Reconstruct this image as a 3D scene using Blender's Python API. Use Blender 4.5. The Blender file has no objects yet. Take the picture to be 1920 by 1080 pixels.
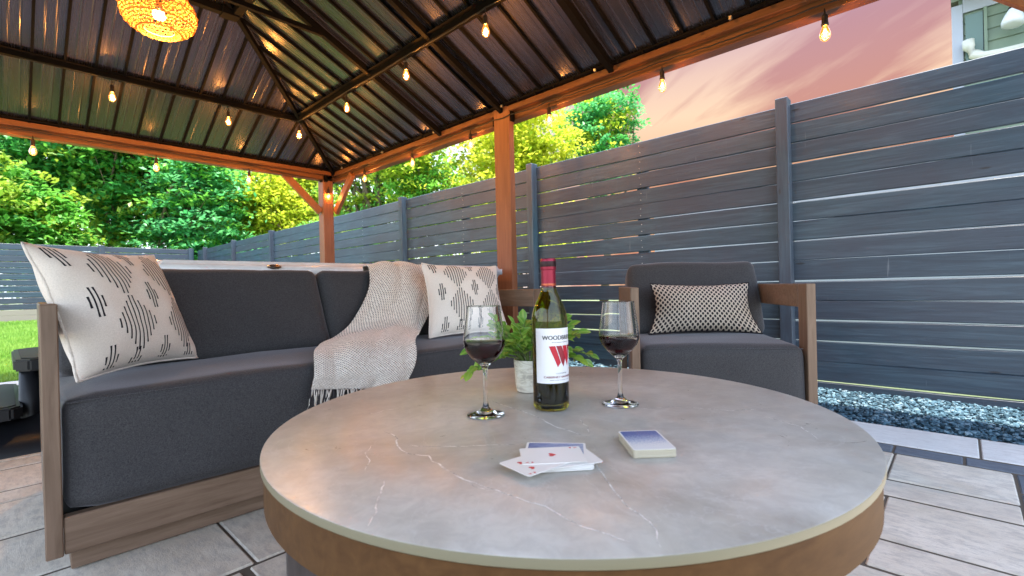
import bpy, bmesh, math, random
import numpy as np
from mathutils import Vector, Matrix, noise
random.seed(7); rng = np.random.default_rng(7)
sc = bpy.context.scene
COL = sc.collection
PI = math.pi

# ------------------------------------------------------------------ camera
FPX, YAW, PIT, ROL, EYE = 898.9, 43.21, -0.16, 1.39, 0.68
a, p_, r_ = [math.radians(v) for v in (YAW, PIT, ROL)]
F_ = Vector((math.cos(a)*math.cos(p_), math.sin(a)*math.cos(p_), math.sin(p_)))
R0 = Vector((math.sin(a), -math.cos(a), 0)); U0 = R0.cross(F_)
R_ = R0*math.cos(r_) - U0*math.sin(r_); U_ = U0*math.cos(r_) + R0*math.sin(r_)
cd = bpy.data.cameras.new('camera'); cam = bpy.data.objects.new('camera', cd); COL.objects.link(cam)
cam.matrix_world = Matrix(((R_.x, U_.x, -F_.x, 0), (R_.y, U_.y, -F_.y, 0), (R_.z, U_.z, -F_.z, EYE), (0, 0, 0, 1)))
cd.sensor_width = 36; cd.lens = FPX/1920*36; cd.clip_start = 0.02; cd.clip_end = 600
cd.dof.use_dof = True; cd.dof.focus_distance = 1.5; cd.dof.aperture_fstop = 6.3
sc.camera = cam

# ------------------------------------------------------------------ light
SUN_EL, SUN_AZ = math.radians(81), math.radians(262)     # direction the light comes from (azimuth from +X)
w = bpy.data.worlds.new('World'); sc.world = w; w.use_nodes = True
nt = w.node_tree; N = nt.nodes; L = nt.links; N.clear()
out = N.new('ShaderNodeOutputWorld'); bg = N.new('ShaderNodeBackground'); L.new(bg.outputs[0], out.inputs[0])
sky = N.new('ShaderNodeTexSky'); sky.sky_type = 'NISHITA'; sky.sun_disc = False
sky.sun_elevation = SUN_EL; sky.sun_rotation = math.radians(90) - SUN_AZ
tc = N.new('ShaderNodeTexCoord'); sep = N.new('ShaderNodeSeparateXYZ'); L.new(tc.outputs['Generated'], sep.inputs[0])
ramp = N.new('ShaderNodeValToRGB'); L.new(sep.outputs['Z'], ramp.inputs[0])
cr = ramp.color_ramp
stops = [(0.0, (.24, .15, .09)), (.15, (.23, .125, .07)), (.24, (.235, .138, .085)), (.31, (.25, .178, .125)), (.37, (.215, .150, .125)), (.43, (.160, .108, .125)), (.55, (.15, .13, .19)), (.70, (.40, .48, .62)), (1, (.50, .66, .95))]
cr.elements[0].position = 0; cr.elements[0].color = (*stops[0][1], 1)
cr.elements[1].position = 1; cr.elements[1].color = (*stops[-1][1], 1)
for q, c in stops[1:-1]:
    e = cr.elements.new(q); e.color = (*c, 1)
# streaky clouds: direction projected on a cloud sheet
zc = N.new('ShaderNodeMath'); zc.operation = 'MAXIMUM'; L.new(sep.outputs['Z'], zc.inputs[0]); zc.inputs[1].default_value = 0.0
za = N.new('ShaderNodeMath'); za.operation = 'ADD'; L.new(zc.outputs[0], za.inputs[0]); za.inputs[1].default_value = .16
dv = N.new('ShaderNodeVectorMath'); dv.operation = 'DIVIDE'; L.new(tc.outputs['Generated'], dv.inputs[0])
cb = N.new('ShaderNodeCombineXYZ'); [L.new(za.outputs[0], cb.inputs[i]) for i in range(3)]; L.new(cb.outputs[0], dv.inputs[1])
mp0 = N.new('ShaderNodeMapping'); L.new(dv.outputs[0], mp0.inputs[0]); mp0.inputs['Rotation'].default_value = (0, 0, math.radians(-57))
mp = N.new('ShaderNodeMapping'); L.new(mp0.outputs[0], mp.inputs[0]); mp.inputs['Scale'].default_value = (.42, 1.9, 0)
mp.inputs['Location'].default_value = (1.9, .45, 0)
nz = N.new('ShaderNodeTexNoise'); L.new(mp.outputs[0], nz.inputs['Vector']); nz.inputs['Scale'].default_value = 1.5; nz.inputs['Detail'].default_value = 8; nz.inputs['Roughness'].default_value = .55; nz.inputs['Distortion'].default_value = .35
cm = N.new('ShaderNodeMapRange'); L.new(nz.outputs[0], cm.inputs[0]); cm.inputs[1].default_value = .47; cm.inputs[2].default_value = .60
cm.inputs[4].default_value = .85
m1 = N.new('ShaderNodeMix'); m1.data_type = 'RGBA'; L.new(cm.outputs[0], m1.inputs[0]); L.new(ramp.outputs[0], m1.inputs[6])
cramp = N.new('ShaderNodeValToRGB'); L.new(sep.outputs['Z'], cramp.inputs[0])
ce = cramp.color_ramp; ce.elements[0].position = 0; ce.elements[0].color = (.16, .052, .034, 1); ce.elements[1].position = .7; ce.elements[1].color = (.50, .48, .60, 1)
e = ce.elements.new(.25); e.color = (.145, .055, .040, 1); e = ce.elements.new(.42); e.color = (.125, .066, .082, 1)
L.new(cramp.outputs[0], m1.inputs[7])
# the physical daylight sky shares the dome with the sunset cloud cover
sk = N.new('ShaderNodeVectorMath'); sk.operation = 'SCALE'; L.new(sky.outputs[0], sk.inputs[0]); sk.inputs['Scale'].default_value = .10
# the sunset colour belongs to the quarter of sky it stands in; the rest is bright pale daylight
nrm_ = N.new('ShaderNodeVectorMath'); nrm_.operation = 'NORMALIZE'; flat_ = N.new('ShaderNodeVectorMath'); flat_.operation = 'MULTIPLY'; L.new(tc.outputs['Generated'], flat_.inputs[0]); flat_.inputs[1].default_value = (1, 1, 0); L.new(flat_.outputs[0], nrm_.inputs[0])
dt = N.new('ShaderNodeVectorMath'); dt.operation = 'DOT_PRODUCT'; L.new(nrm_.outputs[0], dt.inputs[0]); dt.inputs[1].default_value = (math.cos(math.radians(-8)), math.sin(math.radians(-8)), 0)
mk = N.new('ShaderNodeMapRange'); mk.interpolation_type = 'SMOOTHSTEP'; L.new(dt.outputs['Value'], mk.inputs[0]); mk.inputs[1].default_value = .35; mk.inputs[2].default_value = .80
mz = N.new('ShaderNodeMapRange'); mz.interpolation_type = 'SMOOTHSTEP'; L.new(sep.outputs['Z'], mz.inputs[0]); mz.inputs[1].default_value = .40; mz.inputs[2].default_value = .78; mz.inputs[3].default_value = 1; mz.inputs[4].default_value = 0
mm = N.new('ShaderNodeMath'); mm.operation = 'MULTIPLY'; L.new(mk.outputs[0], mm.inputs[0]); L.new(mz.outputs[0], mm.inputs[1])
dr_ = N.new('ShaderNodeValToRGB'); L.new(sep.outputs['Z'], dr_.inputs[0]); dr_.color_ramp.elements[0].color = (.80, .88, .95, 1); dr_.color_ramp.elements[1].color = (.40, .60, .95, 1)
m3 = N.new('ShaderNodeMix'); m3.data_type = 'RGBA'; m3.inputs[0].default_value = .25; L.new(dr_.outputs[0], m3.inputs[6]); L.new(sk.outputs[0], m3.inputs[7])
m4 = N.new('ShaderNodeMix'); m4.data_type = 'RGBA'; L.new(mm.outputs[0], m4.inputs[0]); L.new(m3.outputs[2], m4.inputs[6]); L.new(m1.outputs[2], m4.inputs[7])
L.new(m4.outputs[2], bg.inputs[0]); bg.inputs[1].default_value = 1.0
sd = bpy.data.lights.new('sun', 'SUN'); so = bpy.data.objects.new('sun', sd); COL.objects.link(so)
sd.energy = 3.4; sd.angle = math.radians(1.0); sd.color = (1, .93, .82)
sdir = Vector((math.cos(SUN_EL)*math.cos(SUN_AZ), math.cos(SUN_EL)*math.sin(SUN_AZ), math.sin(SUN_EL)))
so.rotation_euler = sdir.to_track_quat('Z', 'Y').to_euler(); so.location = sdir*40
vs = sc.view_settings; sc.display_settings.display_device = 'sRGB'
vs.view_transform = 'Standard'; vs.look = 'None'; vs.gamma = 1; vs.use_curve_mapping = False; vs.exposure = 2.1
sc.cycles.use_denoising = True
sc.cycles.max_bounces = 10; sc.cycles.transparent_max_bounces = 16; sc.cycles.sample_clamp_indirect = 6
sc.cycles.caustics_refractive = False; sc.cycles.caustics_reflective = False

# ------------------------------------------------------------------ helpers
def wm(o):
    m = o.matrix_basis
    return (wm(o.parent) @ o.matrix_parent_inverse @ m) if o.parent else m.copy()
def tag(o, label=None, cat=None, group=None, kind=None):
    if label: o['label'] = label
    if cat: o['category'] = cat
    if group: o['group'] = group
    if kind: o['kind'] = kind
    return o
def thing(name, loc, label, cat, group=None, rot=0):
    o = bpy.data.objects.new(name, None); COL.objects.link(o); o.location = loc; o.rotation_euler = (0, 0, rot); o.empty_display_size = .1
    return tag(o, label, cat, group)
def put(name, me, parent=None, local=False):
    """world-coordinate mesh (local=True: coordinates of the parent)"""
    o = bpy.data.objects.new(name, me); COL.objects.link(o)
    if parent is not None:
        o.parent = parent
        if not local: o.matrix_parent_inverse = wm(parent).inverted()
    return o
def mesh(vs_, fs, mat=None, smooth=False, uv=None):
    me = bpy.data.meshes.new('m'); me.from_pydata([tuple(v) for v in vs_], [], fs)
    if smooth: me.polygons.foreach_set('use_smooth', [True]*len(me.polygons))
    if mat: me.materials.append(mat)
    if uv is not None:
        l = me.uv_layers.new(name='UVMap'); idx = np.empty(len(me.loops), dtype=np.int32); me.loops.foreach_get('vertex_index', idx)
        l.data.foreach_set('uv', np.asarray(uv, dtype=np.float32)[idx].ravel())
    return me
def npmesh(V, Fc, mat, smooth=False):
    """fast mesh from arrays; Fc (n,k)"""
    me = bpy.data.meshes.new('m'); V = np.ascontiguousarray(V, np.float32); Fc = np.ascontiguousarray(Fc, np.int32)
    me.vertices.add(len(V)); me.vertices.foreach_set('co', V.ravel())
    me.loops.add(Fc.size); me.loops.foreach_set('vertex_index', Fc.ravel())
    me.polygons.add(len(Fc)); me.polygons.foreach_set('loop_start', np.arange(0, Fc.size, Fc.shape[1], dtype=np.int32))
    me.polygons.foreach_set('use_smooth', np.full(len(Fc), smooth)); me.update(calc_edges=True); me.materials.append(mat)
    return me
def bmm(bm, mat, smooth=False):
    me = bpy.data.meshes.new('m'); bm.to_mesh(me); bm.free()
    if mat: me.materials.append(mat)
    if smooth: me.polygons.foreach_set('use_smooth', [True]*len(me.polygons))
    return me
def boxm(x0, x1, y0, y1, z0, z1, mat, bev=.003, seg=1):
    bm = bmesh.new(); bmesh.ops.create_cube(bm, size=1)
    for v in bm.verts: v.co = Vector(((x0+x1)/2+v.co.x*(x1-x0), (y0+y1)/2+v.co.y*(y1-y0), (z0+z1)/2+v.co.z*(z1-z0)))
    if bev: bmesh.ops.bevel(bm, geom=bm.edges[:], offset=bev, segments=seg, affect='EDGES', profile=.5)
    return bmm(bm, mat)
def box(name, x0, x1, y0, y1, z0, z1, mat, parent=None, bev=.003, local=False, seg=1):
    return put(name, boxm(x0, x1, y0, y1, z0, z1, mat, bev, seg), parent, local)
def barm(A, B, w_, h_, mat, up=(0, 0, 1), bev=0):
    """square bar from A to B; w_ across, h_ along up"""
    A = Vector(A); B = Vector(B); d = (B-A).normalized(); s = d.cross(Vector(up)).normalized(); u = s.cross(d)
    bm = bmesh.new(); vs_ = []
    for P in (A, B):
        for i, j in ((-1, -1), (1, -1), (1, 1), (-1, 1)): vs_.append(bm.verts.new(P+s*i*w_/2+u*j*h_/2))
    for f in ((3, 2, 1, 0), (4, 5, 6, 7), (0, 1, 5, 4), (1, 2, 6, 5), (2, 3, 7, 6), (3, 0, 4, 7)): bm.faces.new([vs_[i] for i in f])
    if bev: bmesh.ops.bevel(bm, geom=bm.edges[:], offset=bev, segments=1, affect='EDGES')
    return bmm(bm, mat)
def tube(pts, rad, mat=None, seg=8, caps=True):
    pts = [Vector(q) for q in pts]; n = len(pts); vs_ = []; fs = []
    rads = rad if isinstance(rad, (list, tuple)) else [rad]*n
    ref = Vector((0, 0, 1))
    for i, P in enumerate(pts):
        d = (pts[min(i+1, n-1)]-pts[max(i-1, 0)]).normalized()
        if abs(d.dot(ref)) > .95: s = d.cross(Vector((1, 0, 0))).normalized()
        else: s = d.cross(ref).normalized()
        u = s.cross(d)
        for k in range(seg):
            t = 2*PI*k/seg; vs_.append(P+(s*math.cos(t)+u*math.sin(t))*rads[i])
    for i in range(n-1):
        for k in range(seg): fs.append((i*seg+k, i*seg+(k+1) % seg, (i+1)*seg+(k+1) % seg, (i+1)*seg+k))
    if caps: fs.append(tuple(range(seg))[::-1]); fs.append(tuple(range((n-1)*seg, n*seg)))
    return vs_, fs
def tubem(pts, rad, mat, seg=8, caps=True): 
    v, f = tube(pts, rad, seg=seg, caps=caps); return mesh(v, f, mat, True)
class Acc:
    def __init__(s): s.v = []; s.f = []
    def add(s, v, f):
        o = len(s.v); s.v += [tuple(q) for q in v]; s.f += [tuple(i+o for i in q) for q in f]
    def mesh(s, mat, smooth=False): return mesh(s.v, s.f, mat, smooth)
def lathe(prof, mat, seg=48, smooth=True, centre=(0, 0, 0), close=False):
    vs_ = []; fs = []; c = Vector(centre); n = len(prof)
    for r, z in prof:
        for k in range(seg):
            t = 2*PI*k/seg; vs_.append(c+Vector((r*math.cos(t), r*math.sin(t), z)))
    for i in range(n-1):
        for k in range(seg): fs.append((i*seg+k, i*seg+(k+1) % seg, (i+1)*seg+(k+1) % seg, (i+1)*seg+k))
    if close:
        fs = [f for f in fs]
        for k in range(seg): fs.append(((n-1)*seg+k, (n-1)*seg+(k+1) % seg, (k+1) % seg, k))
    return mesh(vs_, fs, mat, smooth)
def autosm(me, ang=40):
    bm = bmesh.new(); bm.from_mesh(me)
    for e_ in bm.edges:
        if len(e_.link_faces) == 2 and e_.calc_face_angle(0) > math.radians(ang): e_.smooth = False
    bm.to_mesh(me); bm.free(); return me

# ------------------------------------------------------------------ materials
def M(name, col, rough=.6, metal=0, spec=.5, **kw):
    m = bpy.data.materials.new(name); m.use_nodes = True; b = m.node_tree.nodes['Principled BSDF']
    b.inputs['Base Color'].default_value = (*col, 1); b.inputs['Roughness'].default_value = rough; b.inputs['Metallic'].default_value = metal
    b.inputs['Specular IOR Level'].default_value = spec
    for k, v in kw.items(): b.inputs[k].default_value = v
    return m
def nodes(m): return m.node_tree.nodes, m.node_tree.links, m.node_tree.nodes['Principled BSDF']
def coords(n, l, scale=(1, 1, 1), kind='Object', rot=(0, 0, 0)):
    t = n.new('ShaderNodeTexCoord'); q = n.new('ShaderNodeMapping'); l.new(t.outputs[kind], q.inputs[0]); q.inputs['Scale'].default_value = scale; q.inputs['Rotation'].default_value = rot
    return q.outputs[0]
def geo_pos(n, l, scale=(1, 1, 1), rot=(0, 0, 0)):
    t = n.new('ShaderNodeNewGeometry'); q = n.new('ShaderNodeMapping'); l.new(t.outputs['Position'], q.inputs[0]); q.inputs['Scale'].default_value = scale; q.inputs['Rotation'].default_value = rot
    return q.outputs[0]
def noise_(n, l, vec, scale, detail=4, rough=.5, dist=0):
    t = n.new('ShaderNodeTexNoise'); l.new(vec, t.inputs['Vector']); t.inputs['Scale'].default_value = scale; t.inputs['Detail'].default_value = detail
    t.inputs['Roughness'].default_value = rough; t.inputs['Distortion'].default_value = dist; return t.outputs[0]
def ramp_(n, l, fac, st):
    r = n.new('ShaderNodeValToRGB'); l.new(fac, r.inputs[0]); c = r.color_ramp
    c.elements[0].position = st[0][0]; c.elements[0].color = (*st[0][1], 1); c.elements[1].position = st[-1][0]; c.elements[1].color = (*st[-1][1], 1)
    for q, cc in st[1:-1]:
        e = c.elements.new(q); e.color = (*cc, 1)
    return r.outputs[0]
def mix_(n, l, fac, c1, c2, mode='MIX'):
    x = n.new('ShaderNodeMix'); x.data_type = 'RGBA'; x.blend_type = mode
    for s, v in ((x.inputs[0], fac), (x.inputs[6], c1), (x.inputs[7], c2)):
        if isinstance(v, (int, float)): s.default_value = v
        elif isinstance(v, tuple): s.default_value = (*v, 1)
        else: l.new(v, s)
    return x.outputs[2]
def bump_(n, l, b, h, st, dist=.002, prev=None):
    x = n.new('ShaderNodeBump'); l.new(h, x.inputs['Height']); x.inputs['Strength'].default_value = st; x.inputs['Distance'].default_value = dist
    if prev: l.new(prev, x.inputs['Normal'])
    l.new(x.outputs[0], b.inputs['Normal']); return x.outputs[0]
def math_(n, l, op, a_, b_=None):
    x = n.new('ShaderNodeMath'); x.operation = op
    for i, v in enumerate((a_, b_)):
        if v is None: continue
        if isinstance(v, (int, float)): x.inputs[i].default_value = v
        else: l.new(v, x.inputs[i])
    return x.outputs[0]
def objrand(n): return n.new('ShaderNodeObjectInfo').outputs['Random']

def wood(name, c1, c2, axis='z', rough=.55, grain=1.0, spec=.4, vary=.25):
    m = M(name, c1, rough, spec=spec); n, l, b = nodes(m)
    s = {'x': (3, 45, 45), 'y': (45, 3, 45), 'z': (45, 45, 3)}[axis]
    v = geo_pos(n, l, s); g = noise_(n, l, v, 1.0*grain, 6, .6, .6)
    v2 = geo_pos(n, l, tuple(q*.15 for q in s)); g2 = noise_(n, l, v2, 1.4, 3)
    mid = tuple((x+y)/2 for x, y in zip(c1, c2))
    c = ramp_(n, l, g, [(.3, c1), (.5, mid), (.72, c2)])
    c = mix_(n, l, math_(n, l, 'MULTIPLY', g2, .45), c, tuple(q*.55 for q in c1))
    r = math_(n, l, 'MULTIPLY', objrand(n), vary)
    c = mix_(n, l, r, c, tuple(min(1, q*1.5) for q in c2))
    l.new(c, b.inputs['Base Color']); bump_(n, l, b, g, .35, .0015); return m
M_cedar_x = wood('cedar x', (.105, .040, .016), (.22, .082, .032), 'x', .5)
M_cedar_y = wood('cedar y', (.105, .040, .016), (.22, .082, .032), 'y', .5)
M_cedar_z = wood('cedar z', (.22, .082, .036), (.37, .155, .072), 'z', .5)
M_frame_z = wood('driftwood z', (.13, .078, .048), (.25, .165, .115), 'z', .5, 1.6, .4, .1)
M_frame_x = wood('driftwood x', (.13, .078, .048), (.25, .165, .115), 'x', .5, 1.6, .4, .1)
M_frame_y = wood('driftwood y', (.13, .078, .048), (.25, .165, .115), 'y', .5, 1.6, .4, .1)
M_legw = wood('table leg wood', (.035, .027, .026), (.085, .068, .065), 'z', .5, 2.5)

def fence_mat(name, axis):
    m = M(name, (.06, .075, .10), .42, spec=.5); n, l, b = nodes(m)
    s = {'y': (40, 2.5, 40), 'x': (2.5, 40, 40), 'z': (40, 40, 2.5)}[axis]
    v = geo_pos(n, l, s); g = noise_(n, l, v, 1, 6, .65, .8)
    vb = geo_pos(n, l, (1, 1, 1)); big = noise_(n, l, vb, 1.6, 4, .6)
    c = ramp_(n, l, g, [(.25, (.016, .036, .058)), (.5, (.032, .070, .106)), (.75, (.070, .130, .180))])
    c = mix_(n, l, ramp_(n, l, big, [(.35, (0, 0, 0)), (.65, (.42, .42, .42))]), c, (.058, .050, .074))
    ob = math_(n, l, 'MULTIPLY', objrand(n), .40); c = mix_(n, l, ob, c, (.050, .044, .068))
    # knots
    vk = geo_pos(n, l, {'y': (3, 2.2, 9), 'x': (2.2, 3, 9), 'z': (6, 6, 2)}[axis])
    vo = n.new('ShaderNodeTexVoronoi'); l.new(vk, vo.inputs['Vector']); vo.inputs['Scale'].default_value = 1.0
    k = ramp_(n, l, vo.outputs['Distance'], [(0, (1, 1, 1)), (.045, (.8, .8, .8)), (.07, (0, 0, 0))])
    c = mix_(n, l, k, c, (.018, .016, .02))
    # chalky drips and scuffs
    vd = geo_pos(n, l, (14, 14, 1.1)); dr = noise_(n, l, vd, 2.2, 3, .7)
    c = mix_(n, l, ramp_(n, l, dr, [(.71, (0, 0, 0)), (.79, (.38, .38, .38))]), c, (.30, .33, .38))
    l.new(c, b.inputs['Base Color']); rr = ramp_(n, l, big, [(.3, (.34, .34, .34)), (.7, (.55, .55, .55))]); l.new(rr, b.inputs['Roughness'])
    bump_(n, l, b, g, .5, .0025); return m
M_fence_y = fence_mat('slate stain y', 'y'); M_fence_x = fence_mat('slate stain x', 'x'); M_fence_z = fence_mat('slate stain z', 'z')

def fabric(name, c1, c2, scale=900, rough=.85, bump=.5):
    m = M(name, c1, rough, spec=.25); n, l, b = nodes(m)
    v = geo_pos(n, l, (1, 1, 1)); g = noise_(n, l, v, scale, 2, .6); h = noise_(n, l, v, scale*.45, 4, .8)
    c = ramp_(n, l, g, [(.32, c1), (.68, c2)]); c = mix_(n, l, ramp_(n, l, h, [(.4, (0, 0, 0)), (.75, (.55, .55, .55))]), c, tuple(q*1.35 for q in c2))
    big = noise_(n, l, v, 6, 3); c = mix_(n, l, math_(n, l, 'MULTIPLY', big, .3), c, tuple(q*.6 for q in c1))
    l.new(c, b.inputs['Base Color']); b.inputs['Sheen Weight'].default_value = .25; b.inputs['Sheen Roughness'].default_value = .4; b.inputs['Sheen Tint'].default_value = (.9, .9, 1, 1)
    bump_(n, l, b, h, bump, .001); return m
M_cushion = fabric('charcoal cushion cloth', (.022, .022, .026), (.072, .069, .071), 430)
M_linen = fabric('natural linen', (.74, .64, .55), (.86, .77, .69), 700)
M_stitch = M('black stitching', (.022, .018, .022), .8, spec=.2)
def dots_mat():
    m = M('dotted weave', (.6, .5, .42), .85, spec=.2); n, l, b = nodes(m)
    t = n.new('ShaderNodeTexCoord'); s = n.new('ShaderNodeSeparateXYZ'); l.new(t.outputs['UV'], s.inputs[0])
    def cell(ox, oy):
        x = math_(n, l, 'FRACT', math_(n, l, 'ADD', math_(n, l, 'MULTIPLY', s.outputs[0], 21), ox)); y = math_(n, l, 'FRACT', math_(n, l, 'ADD', math_(n, l, 'MULTIPLY', s.outputs[1], 9.5), oy))
        x = math_(n, l, 'SUBTRACT', x, .5); y = math_(n, l, 'SUBTRACT', y, .5)
        return math_(n, l, 'ADD', math_(n, l, 'MULTIPLY', x, x), math_(n, l, 'MULTIPLY', math_(n, l, 'MULTIPLY', y, y), .8))
    d = math_(n, l, 'MINIMUM', cell(0, 0), cell(.5, .5))
    k = ramp_(n, l, d, [(.052, (1, 1, 1)), (.070, (0, 0, 0))])
    nz_ = noise_(n, l, geo_pos(n, l), 500, 2); base = ramp_(n, l, nz_, [(.35, (.46, .38, .31)), (.7, (.66, .56, .47))])
    c = mix_(n, l, k, base, (.02, .018, .022)); l.new(c, b.inputs['Base Color']); bump_(n, l, b, math_(n, l, 'SUBTRACT', 1, k), .6, .002); return m
M_dots = dots_mat()
def knit_mat():
    m = M('waffle knit', (.6, .55, .5), .9, spec=.15); n, l, b = nodes(m)
    t = n.new('ShaderNodeTexCoord'); s = n.new('ShaderNodeSeparateXYZ'); l.new(t.outputs['UV'], s.inputs[0])
    w_ = noise_(n, l, t.outputs['UV'], 60, 2); wob = math_(n, l, 'MULTIPLY', math_(n, l, 'SUBTRACT', w_, .5), .6)
    def cell(ox, oy):
        x = math_(n, l, 'FRACT', math_(n, l, 'ADD', math_(n, l, 'ADD', math_(n, l, 'MULTIPLY', s.outputs[0], 78), ox), wob)); y = math_(n, l, 'FRACT', math_(n, l, 'ADD', math_(n, l, 'MULTIPLY', s.outputs[1], 78), oy))
        x = math_(n, l, 'SUBTRACT', x, .5); y = math_(n, l, 'SUBTRACT', y, .5)
        return math_(n, l, 'ADD', math_(n, l, 'MULTIPLY', x, x), math_(n, l, 'MULTIPLY', math_(n, l, 'MULTIPLY', y, y), 1.5))
    d = math_(n, l, 'MINIMUM', cell(0, 0), cell(.5, .5))
    k = ramp_(n, l, d, [(.018, (.95, .95, .95)), (.065, (0, 0, 0))])
    base = ramp_(n, l, w_, [(.3, (.68, .60, .52)), (.7, (.86, .79, .71))])
    c = mix_(n, l, k, base, (.035, .03, .035)); l.new(c, b.inputs['Base Color']); b.inputs['Sheen Weight'].default_value = .3
    bump_(n, l, b, math_(n, l, 'MINIMUM', d, .2), .9, .006); return m
M_knit = knit_mat(); M_yarn = M('cream yarn', (.62, .56, .50), .9, spec=.1); M_yarn_d = M('dark yarn', (.05, .045, .05), .9, spec=.1)

def roof_mat():
    m = M('bronze roof sheet', (.16, .155, .17), .30, .75, spec=.5); n, l, b = nodes(m)
    t = n.new('ShaderNodeTexCoord'); q = n.new('ShaderNodeMapping'); l.new(t.outputs['UV'], q.inputs[0]); q.inputs['Scale'].default_value = (60, 1.2, 1)
    g = noise_(n, l, q.outputs[0], 1.2, 5, .65)
    c = ramp_(n, l, g, [(.3, (.070, .066, .082)), (.6, (.085, .080, .104)), (.8, (.115, .108, .135))])
    l.new(c, b.inputs['Base Color']); rr = ramp_(n, l, g, [(.3, (.20, .20, .20)), (.7, (.32, .32, .32))]); l.new(rr, b.inputs['Roughness'])
    return m
M_roof = roof_mat()
M_black = M('black powder coat', (.004, .0036, .004), .7, .0, .08)
M_hip = M('hip flashing', (.14, .13, .13), .45, .6)
M_rubber = M('black cable', (.012, .012, .012), .6)
M_screw = M('zinc screw', (.6, .6, .6), .35, .9)

def stone_mat():
    m = M('ceramic stone top', (.32, .30, .285), .30, spec=.5); n, l, b = nodes(m)
    v = geo_pos(n, l); a1 = noise_(n, l, v, 2.6, 8, .62, 1.2); a2 = noise_(n, l, v, 11, 9, .72, 2.0); a3 = noise_(n, l, geo_pos(n, l, (1, 1, 1), (0, 0, .6)), 30, 6, .7, .6)
    c = ramp_(n, l, a1, [(.32, (.37, .325, .27)), (.5, (.50, .46, .40)), (.7, (.62, .585, .53))])
    c = mix_(n, l, ramp_(n, l, a2, [(.45, (0, 0, 0)), (.75, (.45, .45, .45))]), c, (.56, .55, .53))
    c = mix_(n, l, ramp_(n, l, a3, [(.40, (.30, .30, .30)), (.60, (0, 0, 0))]), c, (.30, .27, .25))
    # very thin hair veins
    r = n.new('ShaderNodeMath'); r.operation = 'ABSOLUTE'; vn = noise_(n, l, v, 3.2, 5, .6, 1.5); l.new(math_(n, l, 'SUBTRACT', vn, .5), r.inputs[0])
    c = mix_(n, l, ramp_(n, l, r.outputs[0], [(.0, (.30, .30, .30)), (.006, (0, 0, 0))]), c, (.6, .58, .55))
    l.new(c, b.inputs['Base Color']); l.new(ramp_(n, l, a2, [(.3, (.26, .26, .26)), (.7, (.40, .40, .40))]), b.inputs['Roughness'])
    bump_(n, l, b, a3, .12, .001); return m
M_stone = stone_mat()
M_edge = M('pale slab edge', (.20, .175, .11), .45)
def vein_mat():
    m = M('white vein', (.82, .79, .74), .35); n, l, b = nodes(m)
    v = geo_pos(n, l); g = noise_(n, l, v, 45, 5, .7); l.new(ramp_(n, l, g, [(.34, (.10, .10, .10)), (.56, (1, 1, 1))]), b.inputs['Alpha']); return m
M_vein = vein_mat()
def paver_mat(name, c1, c2, c3):
    m = M(name, c1, .75, spec=.35); n, l, b = nodes(m)
    v = geo_pos(n, l); a1 = noise_(n, l, v, 5, 6, .6, .8); a2 = noise_(n, l, geo_pos(n, l, (1, .35, 1)), 42, 7, .75); a3 = noise_(n, l, v, 160, 4, .7)
    c = ramp_(n, l, a1, [(.3, c1), (.7, c2)]); c = mix_(n, l, ramp_(n, l, a2, [(.46, (0, 0, 0)), (.62, (.8, .8, .8))]), c, c3)
    c = mix_(n, l, ramp_(n, l, a3, [(.62, (0, 0, 0)), (.70, (.6, .6, .6))]), c, tuple(q*.45 for q in c1))
    c = mix_(n, l, math_(n, l, 'MULTIPLY', objrand(n), .3), c, c3)
    l.new(c, b.inputs['Base Color']); bm_ = bump_(n, l, b, a2, .5, .004); bump_(n, l, b, a3, .4, .002, bm_); return m
M_paver = paver_mat('grey buff paver', (.60, .52, .42), (.78, .71, .61), (.47, .42, .37))
M_paver_dark = paver_mat('slate border paver', (.085, .10, .125), (.12, .14, .175), (.16, .18, .21))
M_coping = paver_mat('pale border paver', (.66, .65, .62), (.76, .75, .73), (.58, .56, .54))
M_sand = M('joint sand', (.10, .078, .058), .95)
def stonechip():
    m = M('blue grey gravel', (.3, .36, .42), .8, spec=.2); n, l, b = nodes(m); g = n.new('ShaderNodeNewGeometry')
    c = ramp_(n, l, g.outputs['Random Per Island'], [(0, (.018, .040, .055)), (.3, (.040, .088, .125)), (.6, (.072, .145, .20)), (.85, (.12, .21, .27)), (1, (.22, .31, .37))])
    l.new(c, b.inputs['Base Color']); return m
M_gravel = stonechip()
def grass_mat(name, c1, c2):
    m = M(name, c1, .8, spec=.2); n, l, b = nodes(m); v = geo_pos(n, l); g = noise_(n, l, v, 2.2, 6, .7)
    l.new(ramp_(n, l, g, [(.3, c1), (.7, c2)]), b.inputs['Base Color']); h = noise_(n, l, v, 60, 4, .7); bump_(n, l, b, h, .8, .03); return m
M_lawn = grass_mat('lawn turf', (.10, .20, .045), (.18, .29, .08)); M_yard = grass_mat('dry yard grass', (.12, .17, .08), (.20, .23, .13))
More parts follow.
